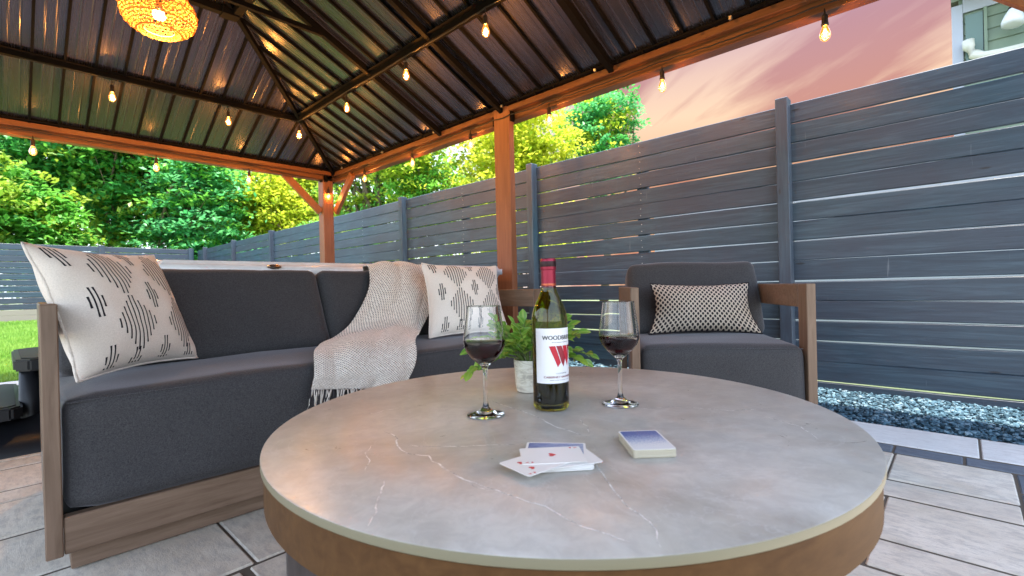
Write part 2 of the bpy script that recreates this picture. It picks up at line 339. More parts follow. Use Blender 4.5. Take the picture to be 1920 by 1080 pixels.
def leafmat(name, cs, trans=.35, rough=.45):
    m = bpy.data.materials.new(name); m.use_nodes = True; n = m.node_tree.nodes; l = m.node_tree.links; b = n['Principled BSDF']
    g = n.new('ShaderNodeNewGeometry'); k = len(cs); c = ramp_(n, l, g.outputs['Random Per Island'], [(i/(k-1), q) for i, q in enumerate(cs)])
    v = geo_pos(n, l); bg_ = noise_(n, l, v, 1.1, 3); c = mix_(n, l, ramp_(n, l, bg_, [(.38, (0, 0, 0)), (.62, (.7, .7, .7))]), c, cs[-1])
    l.new(c, b.inputs['Base Color']); b.inputs['Roughness'].default_value = rough
    t = n.new('ShaderNodeBsdfTranslucent'); l.new(c, t.inputs[0]); mx = n.new('ShaderNodeMixShader'); mx.inputs[0].default_value = trans
    l.new(b.outputs[0], mx.inputs[1]); l.new(t.outputs[0], mx.inputs[2]); l.new(mx.outputs[0], n['Material Output'].inputs[0]); return m
M_leaf_green = leafmat('bright green leaves', [(.06, .28, .05), (.12, .42, .06), (.24, .55, .08)], .5)
M_leaf_deep = leafmat('deep green leaves', [(.03, .20, .04), (.06, .32, .06), (.11, .42, .09)], .5)
M_leaf_sea = leafmat('cool green leaves', [(.05, .33, .10), (.09, .44, .15), (.17, .52, .19)], .5)
M_leaf_yel = leafmat('yellow green leaves', [(.20, .38, .03), (.40, .56, .04), (.62, .68, .07)], .62)
M_leaf_gold = leafmat('golden leaves', [(.36, .44, .02), (.54, .60, .04), (.72, .72, .08)], .62)
M_leaf_lime = leafmat('lime leaves', [(.10, .26, .03), (.22, .40, .04), (.42, .54, .06)], .5)
M_bark = wood('tree bark', (.10, .07, .045), (.22, .16, .10), 'z', .9, .6)

def glassmat(name, col, ior=1.45, rough=0.0):
    return M(name, col, rough, **{'Transmission Weight': 1.0, 'IOR': ior})
M_glass = glassmat('clear glass', (1, 1, 1)); M_greenglass = glassmat('olive bottle glass', (.48, .45, .05), 1.5)
M_wine = M('red wine', (.035, .001, .004), .0, **{'Transmission Weight': .88, 'IOR': 1.34})
M_winedark = M('wine in the bottle', (.012, .004, .006), .05)

# ------------------------------------------------------------------ ground, patio, lawn
g = put('ground', mesh([(-150, -150, -.06), (150, -150, -.06), (150, 150, -.06), (-150, 150, -.06)], [(0, 1, 2, 3)], M_yard)); tag(g, kind='structure')
base = box('patio', -3.4, 2.79, -3.2, 5.74, -.055, -.0042, M_sand, bev=0); tag(base, kind='structure')
def paver(x0, x1, y0, y1, mat, j=.004, dz=0, row=False):
    jx, jy = (.003, .0078) if row else (.0078, .003)
    z = random.uniform(-.0012, .0012)+dz
    return box('paver', x0+jx, x1-jx, y0+jy, y1-jy, -.04, z, mat, base, bev=.0045)
# border: pale coping beside the gravel, slate band inside it
y = -3.19+.15
for k in range(11):
    paver(2.478, 2.783, y, min(y+.75+.0, 5.74), M_coping, .004); y += .75
    if y > 5.6: break
y = -3.10
ys_ = [-.20+.205*k for k in range(-14, 29)]
for y0 in ys_: paver(2.362, 2.472, y0, y0+.205, M_paver_dark, .003)
x = -3.35
xs_ = [2.362-.205*k for k in range(1, 18)]
for x0 in xs_: paver(x0, x0+.205, -.225, -.12, M_paver_dark, .003)
# slabs laid along Y on the right, along X on the left and behind
cols = [(2.041, 2.358, .20), (1.885, 2.041, .05), (1.560, 1.885, .183), (1.393, 1.560, .183), (1.075, 1.393, .223), (.92, 1.075, .06), (.60, .92, .30), (.40, .60, .10)]
for (x0, x1, ph) in cols:
    ln = .56 if x1-x0 > .2 else .48; y1 = ph; y0 = -.118
    seq = [(-.118, ph)] if ph > .1 else []
    yy = ph if ph > .1 else -.118
    while yy < 1.30:
        yn = min(yy+ln*random.choice((.8, 1, 1)), 1.306)
        if 1.306-yn < .12: yn = 1.306
        seq.append((yy, yn)); yy = yn
        if yy >= 1.305: break
    for s0, s1 in seq: paver(x0, x1, s0, s1, M_paver)
    yy = -.228
    while yy > -3.0: paver(x0, x1, yy-ln, yy, M_paver); yy -= ln
rows = [(1.306, 1.66), (1.66, 1.995), (1.995, 2.345), (2.345, 2.487), (2.487, 2.80), (2.80, 2.94), (2.94, 3.28), (3.28, 3.60), (3.60, 3.75), (3.75, 4.10), (4.10, 4.45), (4.45, 4.60), (4.60, 4.95), (4.95, 5.28), (5.28, 5.735)]
for i, (y0, y1) in enumerate(rows):
    ln = .62 if y1-y0 > .2 else .5; xx = -2.4; first = [-1.75+random.uniform(-.2, .2), -1.1+random.uniform(-.15, .15), -.5+random.uniform(-.1, .1), .52+random.uniform(-.1, .2)]
    while xx < 2.358:
        xn = first.pop(0) if first else min(xx+ln*random.choice((.8, 1, 1.15)), 2.358)
        if 2.358-xn < .12: xn = 2.358
        paver(xx, xn, y0, y1, M_coping if i == 14 else M_paver, row=True); xx = xn
xx = .398
while xx > -3.0:                                  # the corner left of the first slabs
    for (y0, y1) in ((-.118, .2), (.2, .36), (.36, .70), (.70, .86), (.86, 1.302)): paver(xx-.70, xx-.002, y0, y1, M_paver)
    xx -= .70

# gravel strip
def gravel(x0, x1, y0, y1, n, s0, s1):
    ico = bmesh.new(); bmesh.ops.create_icosphere(ico, subdivisions=1, radius=1); V0 = np.array([v.co[:] for v in ico.verts]); F0 = np.array([[v.index for v in f.verts] for f in ico.faces]); ico.free()
    P = np.column_stack([rng.uniform(x0, x1, n), rng.uniform(y0, y1, n), rng.uniform(-.02, .004, n)])
    S = rng.uniform(s0, s1, (n, 1))*rng.uniform(.55, 1.3, (n, 3)); S[:, 2] *= .6
    J = 1+rng.uniform(-.28, .28, (n, len(V0), 1)); V = V0[None]*J*S[:, None]
    an = rng.uniform(0, 2*PI, n); c, s = np.cos(an), np.sin(an); tl = rng.uniform(-.7, .7, n); ct, st = np.cos(tl), np.sin(tl)
    y_ = V[:, :, 1]*ct[:, None]-V[:, :, 2]*st[:, None]; z_ = V[:, :, 1]*st[:, None]+V[:, :, 2]*ct[:, None]; x_ = V[:, :, 0]
    V = np.stack([x_*c[:, None]-y_*s[:, None], x_*s[:, None]+y_*c[:, None], z_], 2)+P[:, None]
    Fc = (F0[None]+(np.arange(n)*len(V0))[:, None, None]).reshape(-1, 3)
    return V.reshape(-1, 3), Fc
va, fa = gravel(2.79, 3.62, -1.2, 1.9, 24000, .006, .013); vb, fb = gravel(2.79, 3.62, 1.9, 14.4, 9000, .014, .026)
gv = put('gravel', npmesh(np.vstack([va, vb]), np.vstack([fa, fb+len(va)]), M_gravel)); tag(gv, 'blue grey crushed stone strip between the paving and the fence', 'gravel', kind='stuff')
gb = box('gravel_bed', 2.79, 3.62, -3.2, 14.4, -.055, -.015, M('dark gravel bed', (.05, .06, .07), .9), bev=0); tag(gb, kind='structure')

# lawn rising to the back fence
nx, ny = 24, 40; LX = np.linspace(-14, 2.78, nx); LY = np.linspace(5.745, 14.44, ny); vv = []; ff = []
def lawn_z(x_, y_): return -.012+.20*max(0, (y_-5.75)/8.7)+.012*noise.noise(Vector((x_*.7, y_*.7, 0)))
for j in range(ny):
    for i in range(nx): vv.append((LX[i], LY[j], lawn_z(LX[i], LY[j])))
for j in range(ny-1):
    for i in range(nx-1): q = j*nx+i; ff.append((q, q+1, q+nx+1, q+nx))
lw = put('lawn', mesh(vv, ff, M_lawn, True)); tag(lw, kind='structure')
n = 60000; P = np.column_stack([rng.uniform(-.35, 1.6, n), 5.76+8.6*rng.random(n)**1.15]); Z = np.array([lawn_z(a_, b_) for a_, b_ in P])
h = rng.uniform(.03, .06, n); an = rng.uniform(0, 2*PI, n); wd = rng.uniform(.003, .006, n)*(1+(P[:, 1]-5.7)*.12); dx = np.cos(an)*wd; dy = np.sin(an)*wd; lx = rng.normal(0, .014, n); ly = rng.normal(0, .014, n)
V = np.stack([np.column_stack([P[:, 0]-dx, P[:, 1]-dy, Z-.005]), np.column_stack([P[:, 0]+dx, P[:, 1]+dy, Z-.005]), np.column_stack([P[:, 0]+lx, P[:, 1]+ly, Z+h])], 1)
M_blade = leafmat('grass blades', [(.10, .26, .03), (.20, .42, .05), (.34, .52, .10)], .3)
gr = put('grass', npmesh(V.reshape(-1, 3), np.arange(n*3).reshape(-1, 3), M_blade)); tag(gr, 'short sunlit grass of the lawn behind the patio', 'grass', kind='stuff')

# ------------------------------------------------------------------ fences
def board_mesh(L_, h_, t_, mat, bow=.0045):
    """plank along local Y from 0 to L_, height h_, slightly bowed"""
    n_ = 7; vs_ = []; fs = []; b1 = random.uniform(-bow, bow); b2 = random.uniform(-bow*.6, bow*.6); c_ = .0042
    for i in range(n_):
        u = i/(n_-1); y_ = u*L_; o = b1*math.sin(PI*u)+b2*math.sin(2*PI*u); w0 = random.uniform(-.0012, .0012); w1 = random.uniform(-.0012, .0012)
        for (x_, z_) in ((0, c_+w0), (c_, w0), (t_, w0), (t_, h_+w1), (c_, h_+w1), (0, h_-c_+w1)): vs_.append((x_, y_, z_+o))
    for i in range(n_-1):
        for k in range(6): fs.append((i*6+k, i*6+(k+1) % 6, (i+1)*6+(k+1) % 6, (i+1)*6+k))
    fs.append((5, 4, 3, 2, 1, 0)); fs.append(tuple(range((n_-1)*6, n_*6)))
    return mesh(vs_, [f[::-1] for f in fs], mat)
def screw_mesh():
    bm = bmesh.new(); bmesh.ops.create_cone(bm, segments=8, radius1=.0034, radius2=.0025, depth=.003, cap_ends=True, matrix=Matrix.Rotation(-PI/2, 4, 'Y')); return bmm(bm, M_screw)
SCREW = screw_mesh()
gaps = [-.085, .0402, .1649, .2918, .4204, .542, .6707, .8006, .9285, 1.0565, 1.181, 1.305, 1.4301, 1.556, 1.682, 1.8095]
fence = thing('fence', (3.5, .83, 0), 'long dark slate horizontal board fence running along the gravel strip on the right', 'fence')
PY0, PS = .825, 2.141
for k in range(-2, 7):
    yc = PY0+k*PS
    if yc > 14.4: break
    box('post', 3.425, 3.515, yc-.036, yc+.036, -.1, 1.838+random.uniform(-.004, .006), M_fence_z, fence, bev=.004)
    yn = min(yc+PS, 14.42); Lb = yn-yc
    # stud behind the boards at mid bay
    box('rail_stud', 3.520, 3.560, yc+Lb*.46, yc+Lb*.46+.09, -.1, 1.74, M_fence_z, fence, bev=.003)
    for i in range(len(gaps)-1):
        h_ = gaps[i+1]-gaps[i]-random.uniform(.0035, .0085)
        if i < 3: h_ = gaps[i+1]-gaps[i]-.0045
        o = put('board', board_mesh(Lb-.004, h_, .02, M_fence_y), fence)
        o.matrix_parent_inverse = wm(fence).inverted(); o.location = (3.492+random.uniform(0, .003), yc+.002, gaps[i]+.005); o.rotation_euler = (random.uniform(-.0012, .0012), 0, 0)
        if k < 3 and k > -2:
            for sy in (Lb*.46+.045,):
                for fz in (.28, .72):
                    s_ = bpy.data.objects.new('screw', SCREW); COL.objects.link(s_); s_.parent = fence; s_.matrix_parent_inverse = wm(fence).inverted()
                    s_.location = (3.4925, yc+sy+random.uniform(-.006, .006), gaps[i]+.005+h_*fz)
bfence = thing('fence', (0, 14.5, 0), 'low grey blue board fence at the far end of the lawn under the trees', 'fence')
for xc in [1.6-2.3*k for k in range(-1, 7)]:
    if xc > 3.4: xc = 3.36
    box('post', xc-.055, xc+.055, 14.44, 14.53, .1, 1.86, M_fence_z, bfence, bev=.004)
for k in range(-1, 6):
    x1 = min(1.6-2.3*k, 3.36); x0 = 1.6-2.3*(k+1)
    for i in range(13):
        z0 = .20+i*.1262
        mt = board_mesh(x1-x0-.01, .118, .02, M_fence_x if i > 1 else M('weathered base board', (.30, .26, .22), .8) if (k == -1 and i == 0) else (bpy.data.materials.get('weathered base board') or M_fence_x))
        o = put('board', mt, bfence); o.matrix_parent_inverse = wm(bfence).inverted(); o.location = (x1-.005, 14.50, z0); o.rotation_euler = (random.uniform(-.001, .001), 0, PI/2)

# ------------------------------------------------------------------ gazebo
ZR, SL, W2 = 2.17, .47, 2.16                        # roof height at the beam line, slope, half width
GX1, GX0, GY1, GY0 = 2.90, 2.90-2*W2, 5.74, -.44
gz = thing('gazebo', ((GX0+GX1)/2, (GY0+GY1)/2, 0), 'cedar gazebo with dark ribbed metal hip roof over the seating area', 'gazebo')
def slope(org, along, inn, Ln, seams, OV=.13):
    org = Vector(org); al = Vector(along); inn = Vector(inn)
    lim = lambda s: min(s, Ln-s, W2)
    def P(s, t, dz=0): q = org+al*s+inn*t; return Vector((q.x, q.y, ZR+SL*t+dz))
    ss = [-OV+.001]+[s for s in seams if -OV < s < Ln+OV]+[Ln+OV-.001]
    for k in range(len(ss)-1):
        a_, b_ = ss[k], ss[k+1]; w_ = b_-a_
        if w_ < .03: continue
        prof = [(0, 0)]
        for c_ in (.33, .67): prof += [(c_-.035, 0), (c_-.018, .0022), (c_+.018, .0022), (c_+.035, 0)]
        prof += [(1, 0)]
        for kk in (W2, Ln-W2):
            pass
        us = sorted(set([q for q, _ in prof]+[(q-a_)/w_ for q in (W2, Ln-W2) if a_ < q < b_]))
        def hh(u):
            for i in range(len(prof)-1):
                if prof[i][0] <= u <= prof[i+1][0]:
                    d = prof[i+1][0]-prof[i][0]; return prof[i][1]+(prof[i+1][1]-prof[i][1])*((u-prof[i][0])/d if d else 0)
            return 0
        vs_ = []; uv = []; fs = []
        for u in us:
            s = a_+u*w_; tt = max(lim(s), -OV); d_ = .022*0
            for dz in (-hh(u), .012):
                vs_ += [P(s, -OV, dz), P(s, tt, dz)]; uv += [(s, -OV), (s, tt)]
        for i in range(len(us)-1):
            q = i*4; fs += [(q, q+1, q+5, q+4), (q+2, q+6, q+7, q+3)]
        fs += [(0, 2, 3, 1), (len(vs_)-4, len(vs_)-3, len(vs_)-1, len(vs_)-2), ]
        put('roof_panel', mesh(vs_, fs, M_roof, False, uv), gz)
    for s in seams:
        if 0.05 < s < Ln-.05:
            A = P(s, -.02, -.012); B = P(s, lim(s)-.01, -.012); nrm = (B-A).normalized(); side = nrm.cross(Vector((0, 0, 1))); up = side.cross(nrm)
            put('seam_rib', barm(A, B, .016, .022, M_black, up), gz)
bs = [.187+.1803*k for k in range(-10, 18)]
slope((GX0, GY1, 0), (1, 0, 0), (0, -1, 0), 2*W2, [q-GX0 for q in bs])
rs = [1.203+.1864*k for k in range(-11, 27)]
slope((GX1, GY0, 0), (0, 1, 0), (-1, 0, 0), GY1-GY0, [q-GY0 for q in rs])
slope((GX0, GY0, 0), (0, 1, 0), (1, 0, 0), GY1-GY0, [q-GY0 for q in rs])
slope((GX0, GY0, 0), (1, 0, 0), (0, 1, 0), 2*W2, [q-GX0 for q in bs])
XC = (GX0+GX1)/2; AY1 = GY1-W2; AY0 = GY0+W2; ZA = ZR+SL*W2
# hip rafters and flashings, ridge
for (cx, cy, ay) in ((GX1, GY1, AY1), (GX0, GY1, AY1), (GX1, GY0, AY0), (GX0, GY0, AY0)):
    put('hip_rafter', barm((cx, cy, ZR-.036), (XC, ay, ZA-.036), .034, .045, M_black), gz)
    put('hip_flashing', barm((cx, cy, ZR-.006), (XC, ay, ZA-.006), .095, .006, M_hip), gz)
put('ridge_beam', barm((XC, AY1, ZA-.05), (XC, AY0, ZA-.05), .05, .06, M_black), gz)
# purlin ring, second ring and rafters
tp = .745; zp = ZR+SL*tp-.045
x1, x0, y1, y0 = GX1-tp, GX0+tp, GY1-.70, GY0+tp
for A, B in (((x0, y1), (x1, y1)), ((x1, y1), (x1, y0)), ((x1, y0), (x0, y0)), ((x0, y0), (x0, y1))):
    put('purlin', barm((*A, zp), (*B, zp), .042, .038, M_black), gz)
    d = (Vector(B)-Vector(A)).normalized(); nrm = Vector((d.y, -d.x))
    put('purlin_flange', barm((A[0]+nrm.x*.03, A[1]+nrm.y*.03, zp+.022), (B[0]+nrm.x*.03, B[1]+nrm.y*.03, zp+.022), .05, .005, M_black), gz)
t2 = 1.60; z2 = ZR+SL*t2-.05; x1b, x0b, y1b = GX1-t2, GX0+t2, GY1-t2
put('purlin', barm((x0b, y1b, z2), (x1b, y1b, z2), .055, .05, M_black), gz)
put('purlin', barm((x1b, y1b, z2), (x1b, GY0+t2, z2), .055, .05, M_black), gz)
box('joint_plate', x1b-.10, x1b+.02, y1b-.05, y1b+.05, z2-.035, z2+.03, M_black, gz)
for yr in (AY1, 2.77, AY0):
    for sx in (1, -1):
        ex = GX1 if sx > 0 else GX0
        put('rafter', barm((ex, yr, ZR-.03), (XC, yr, ZA-.03), .038, .045, M_black, (0, 1, 0)) if False else barm((ex-sx*.02, yr, ZR-.028), (XC, yr, ZA-.036), .036, .045, M_black), gz)
    zt_ = 2.70
    put('collar_tie', barm((GX1-(zt_-ZR)/SL+.0, yr, zt_-.03), (GX0+(zt_-ZR)/SL, yr, zt_-.03), .03, .035, M_black), gz)
# cedar perimeter beams: main board with a proud ledger above, black channel on top
for sx, X in ((1, GX1), (-1, GX0)):
    for (q0, q1) in ((GY0-.05, 2.77), (2.77, GY1+.1)):
        a_, b_ = sorted((X+sx*.02, X+sx*.11))
        box('beam', a_, b_, q0+.002, q1-.002, 2.055, 2.172, M_cedar_y, gz, .004)
        a_, b_ = sorted((X-sx*.03, X+sx*.018))
        box('ledger', a_, b_, q0+.06, q1-.06, 2.118, 2.165, M_cedar_y, gz, .004)
    a_, b_ = sorted((X-sx*.065, X-sx*.005))
    box('roof_channel', a_, b_, GY0, GY1, 2.168, 2.180, M_black, gz, .001)
for sy, Y in ((1, GY1), (-1, GY0)):
    a_, b_ = sorted((Y+sy*.02, Y+sy*.11)); box('beam', GX0-.05, GX1+.018, a_, b_, 2.055, 2.172, M_cedar_x, gz, .004)
    a_, b_ = sorted((Y-sy*.03, Y+sy*.018)); box('ledger', GX0+.06, GX1-.06, a_, b_, 2.118, 2.165, M_cedar_x, gz, .004)
    a_, b_ = sorted((Y-sy*.065, Y-sy*.005)); box('roof_channel', GX0, GX1, a_, b_, 2.168, 2.180, M_black, gz, .001)
def gpost(x0, x1, y0, y1, ax):
    o = box('post', x0, x1, y0, y1, 0, 2.19, M_cedar_z, gz, .005)
    if ax != 'x': 
        for q in (y0-.022, y1+.002): box('bracket', x0+.012, x0+.05, q, q+.02, 2.04, 2.18, M_black, gz, .001)
    if ax != 'y':
        for q in (x0-.022, x1+.002): box('bracket', q, q+.02, y0+.012, y0+.05, 2.04, 2.18, M_black, gz, .001)
gpost(2.755, 2.885, 5.76, 5.90, 'b'); gpost(2.868, 2.93, 2.685, 2.862, 'y'); gpost(2.755, 2.885, -.52, -.38, 'b')
gpost(-1.44, -1.31, 5.76, 5.90, 'b'); gpost(-1.46, -1.40, 2.685, 2.862, 'y'); gpost(-1.44, -1.31, -.52, -.38, 'b')
BR = .44
for px_, py_, dx_, dy_ in ((2.82, 5.76, 0, -1), (2.755, 5.83, -1, 0), (2.82, -.38, 0, 1), (2.755, -.45, -1, 0), (-1.375, 5.76, 0, -1), (-1.31, 5.83, 1, 0), (-1.375, -.38, 0, 1), (-1.31, -.45, 1, 0)):
    A = Vector((px_, py_, 2.08-BR)); B = Vector((px_+dx_*BR, py_+dy_*BR, 2.08)); off = Vector((dx_*.02, dy_*.02, .0))
    if dx_ == 0: A.x += .09*(1 if px_ > 0 else -1); B.x = A.x
    else: A.y += .0; 
    put('brace', barm(A+Vector((dx_*.01, dy_*.01, .03)), B, .045, .085, M_cedar_z, (0, 0, 1), .003), gz)
# little fixing clips under the channel
for k in range(34):
    yy = GY0+.1+k*.18
    box('clip', GX1-.075, GX1-.06, yy, yy+.014, 2.150, 2.170, M_screw if k % 5 == 2 else M_black, gz, 0)

# ------------------------------------------------------------------ pendant lamp
lamp = thing('pendant_lamp', (.70, 3.58, ZA-.09), 'lit woven rattan pendant lamp hanging from the roof peak', 'lamp')
M_rattan = bpy.data.materials.new('rattan'); M_rattan.use_nodes = True
n_, l_ = M_rattan.node_tree.nodes, M_rattan.node_tree.links; b_ = n_['Principled BSDF']
gcol = ramp_(n_, l_, noise_(n_, l_, geo_pos(n_, l_), 60, 3), [(.3, (.50, .22, .04)), (.7, (.78, .42, .10))]); l_.new(gcol, b_.inputs['Base Color']); b_.inputs['Roughness'].default_value = .6
tr = n_.new('ShaderNodeBsdfTranslucent'); l_.new(gcol, tr.inputs[0]); mx = n_.new('ShaderNodeMixShader'); mx.inputs[0].default_value = .34
l_.new(b_.outputs[0], mx.inputs[1]); l_.new(tr.outputs[0], mx.inputs[2]); l_.new(mx.outputs[0], n_['Material Output'].inputs[0])
LC = Vector((.70, 3.60, 2.425)); RA, RB = .198, .135
def lp(th, ph, k=1.0):
    """ph 0 top .. 1 bottom of the squashed globe"""
    e_ = PI*(.13+.70*ph); return LC+Vector((RA*k*math.sin(e_)**.85*math.cos(th), RA*k*math.sin(e_)**.85*math.sin(th), RB*k*math.cos(e_)))
A = Acc()
NS = 44
for k in range(NS):
    for sg in (1, -1):
        pts = []
        for i in range(15):
            ph = i/14; th = 2*PI*k/NS+sg*ph*1.05; pts.append(lp(th, ph, 1+.012*math.sin(i*PI*.999+k*PI)))
        A.add(*tube(pts, .0026, seg=4, caps=False))
for i in range(17):
    ph = i/16; A.add(*tube([lp(2*PI*j/60, ph, 1+.014*math.sin(j*PI*.5+i*PI)) for j in range(61)], .0030 if i % 4 else .0052, seg=4, caps=False))
rb = lp(0, 1)-LC; rbr = math.hypot(rb.x, rb.y)
for j in range(30):                                  # short open-work collar round the bottom mouth
    t0 = 2*PI*j/30; t1 = t0+.16
    for tt in (t0+.16, t0-.16): A.add(*tube([LC+Vector((rbr*math.cos(t0), rbr*math.sin(t0), rb.z)), LC+Vector((rbr*.72*math.cos(tt), rbr*.72*math.sin(tt), rb.z+.012))], .003, seg=4, caps=False))
A.add(*tube([LC+Vector((rbr*.72*math.cos(2*PI*j/40), rbr*.72*math.sin(2*PI*j/40), rb.z+.012)) for j in range(41)], .0045, seg=5, caps=False))
sh = put('lamp_shade', A.mesh(M_rattan, True), lamp)
put('cord', tubem([(.70, 3.60, 2.56), (.70, 3.595, 2.80), (.70, 3.58, ZA-.09)], .004, M_rubber, 6), lamp)
M_bulbhot = M('lit lamp bulb', (1, .8, .5), .3); nb = M_bulbhot.node_tree.nodes['Principled BSDF']; nb.inputs['Emission Color'].default_value = (1, .62, .25, 1); nb.inputs['Emission Strength'].default_value = 10
bm = bmesh.new(); bmesh.ops.create_uvsphere(bm, u_segments=20, v_segments=12, radius=.035); bmesh.ops.translate(bm, vec=LC+Vector((0, 0, -.01)), verts=bm.verts); put('bulb', bmm(bm, M_bulbhot, True), lamp)
put('bulb_socket', tubem([LC+Vector((0, 0, .02)), LC+Vector((0, 0, .13))], .018, M_rubber, 10), lamp)
pl_ = bpy.data.lights.new('lamp glow', 'POINT'); plo = bpy.data.objects.new('lamp_glow', pl_); COL.objects.link(plo); pl_.energy = 17; pl_.color = (1, .50, .16); pl_.shadow_soft_size = .05; plo.location = LC+Vector((0, 0, -.07)); plo.parent = lamp; plo.matrix_parent_inverse = wm(lamp).inverted()

# ------------------------------------------------------------------ string lights
M_amber = bpy.data.materials.new('amber bulb glass'); M_amber.use_nodes = True
n_, l_ = M_amber.node_tree.nodes, M_amber.node_tree.links
for q in list(n_):
    if q.type != 'OUTPUT_MATERIAL': n_.remove(q)
trn = n_.new('ShaderNodeBsdfTransparent'); trn.inputs[0].default_value = (1, .80, .50, 1); gls = n_.new('ShaderNodeBsdfGlossy'); gls.inputs['Roughness'].default_value = .05
fr = n_.new('ShaderNodeFresnel'); fr.inputs[0].default_value = 1.4; mxa = n_.new('ShaderNodeMixShader'); l_.new(fr.outputs[0], mxa.inputs[0]); l_.new(trn.outputs[0], mxa.inputs[1]); l_.new(gls.outputs[0], mxa.inputs[2])
em = n_.new('ShaderNodeEmission'); em.inputs[0].default_value = (1, .27, .03, 1); em.inputs[1].default_value = .36; ad = n_.new('ShaderNodeAddShader'); l_.new(mxa.outputs[0], ad.inputs[0]); l_.new(em.outputs[0], ad.inputs[1])
l_.new(ad.outputs[0], n_['Material Output'].inputs[0])
M_fil = M('glowing filament', (1, .7, .3), .5); nb = M_fil.node_tree.nodes['Principled BSDF']; nb.inputs['Emission Color'].default_value = (1, .55, .17, 1); nb.inputs['Emission Strength'].default_value = 5
M_socket = M('brown black socket', (.03, .022, .02), .5)
bulb_me = lathe([(.0125, 0), (.0135, -.008), (.019, -.022), (.0250, -.040), (.0255, -.052), (.021, -.066), (.011, -.077), (.0015, -.081)], M_amber, 20)
Af = Acc()
for k in range(6):
    t = 2*PI*k/6; Af.add(*tube([(.004*math.cos(t), .004*math.sin(t), -.015), (.0085*math.cos(t+.2), .0085*math.sin(t+.2), -.035), (.005*math.cos(t+.5), .005*math.sin(t+.5), -.058)], .0010, seg=4))
fil_me = Af.mesh(M_fil, True)
sock_me = lathe([(0, .078), (.003, .078), (.004, .055), (.012, .050), (.0145, .044), (.0145, .012), (.0165, .008), (.0165, -.004), (.0125, -.006), (0, -.006)], M_socket, 14)
def strand(name, label, path, spots, energy=1.2, drop=.09):
    """path: cable points; spots: points of the cable where a bulb hangs"""
    t = thing(name, path[0], label, 'string lights', 'string lights of the gazebo')
    pts = []
    for i in range(len(path)-1):
        P, Q = Vector(path[i]), Vector(path[i+1]); m_ = max(2, int((Q-P).length/.06)); ph = random.random()*6
        for k in range(m_): u = k/m_; pts.append(P.lerp(Q, u)+Vector((0, 0, -.010*math.sin(PI*u)+.003*math.sin(u*40+ph))))
    pts.append(Vector(path[-1])); put('cable', tubem(pts, .0042, M_rubber, 6), t)
    for s in spots:
        s = Vector(s); top = s+Vector((0, 0, -.015))
        lw_ = drop
        ca = put('bulb_lead', tubem([s, s+Vector((.004, .003, -.03)), s+Vector((0, 0, -lw_+.012))], .0032, M_rubber, 6), t)
        so_ = put('socket', sock_me, t); so_.location = s+Vector((0, 0, -lw_-.066)); so_.matrix_parent_inverse = wm(t).inverted()
        bo = bpy.data.objects.new('bulb', bulb_me); COL.objects.link(bo); bo.parent = so_; bo.location = (0, 0, -.004)
        fo = bpy.data.objects.new('filament', fil_me); COL.objects.link(fo); fo.parent = so_; fo.location = (0, 0, -.004)
        ld = bpy.data.lights.new('bulb light', 'POINT'); lo = bpy.data.objects.new('bulb_light', ld); COL.objects.link(lo); ld.energy = energy; ld.color = (1, .45, .12); ld.shadow_soft_size = .02
        lo.parent = so_; lo.location = (0, 0, -.040)
    return t
zc_ = zp-.03
strand('string_lights', 'black string of lit amber bulbs running along the upper roof purlins', [(-.9, y1-.03, zc_), (.645, y1-.03, zc_+.006), (1.492, y1-.03, zc_), (x1-.02, y1-.05, zc_), (x1-.03, 3.95, zc_), (x1-.03, 3.04, zc_), (x1-.03, 2.17, zc_), (x1-.03, 1.3, zc_), (x1-.03, .4, zc_)],
       [(-.20, y1-.03, zc_), (.645, y1-.03, zc_), (1.492, y1-.03, zc_), (x1-.02, y1-.07, zc_), (x1-.03, 3.95, zc_), (x1-.03, 3.04, zc_), (x1-.03, 2.17, zc_), (x1-.03, 1.30, zc_)], 6.0, .035)
strand('string_lights', 'black string of lit amber bulbs fixed low along the cedar beams', [(-.66, 5.735, 2.10), (.20, 5.735, 2.098), (1.06, 5.735, 2.102), (1.90, 5.735, 2.098), (2.74, 5.750, 2.06), (2.90, 5.735, 2.095), (2.893, 5.06, 2.10), (2.893, 4.12, 2.105), (2.893, 3.22, 2.10), (2.862, 2.87, 2.085), (2.862, 2.67, 2.08), (2.893, 2.31, 2.09), (2.893, 1.387, 2.085), (2.893, .496, 2.08), (2.893, -.3, 2.08)],
       [(-.66, 5.735, 2.10), (.205, 5.735, 2.06), (1.06, 5.735, 2.058), (1.90, 5.735, 2.06), (2.815, 5.748, 1.985), (2.90, 5.02, 2.10), (2.90, 4.08, 2.10), (2.90, 3.19, 2.09), (2.90, 2.29, 2.08), (2.90, 1.37, 2.06), (2.90, .49, 2.06)], 1.6, .018)

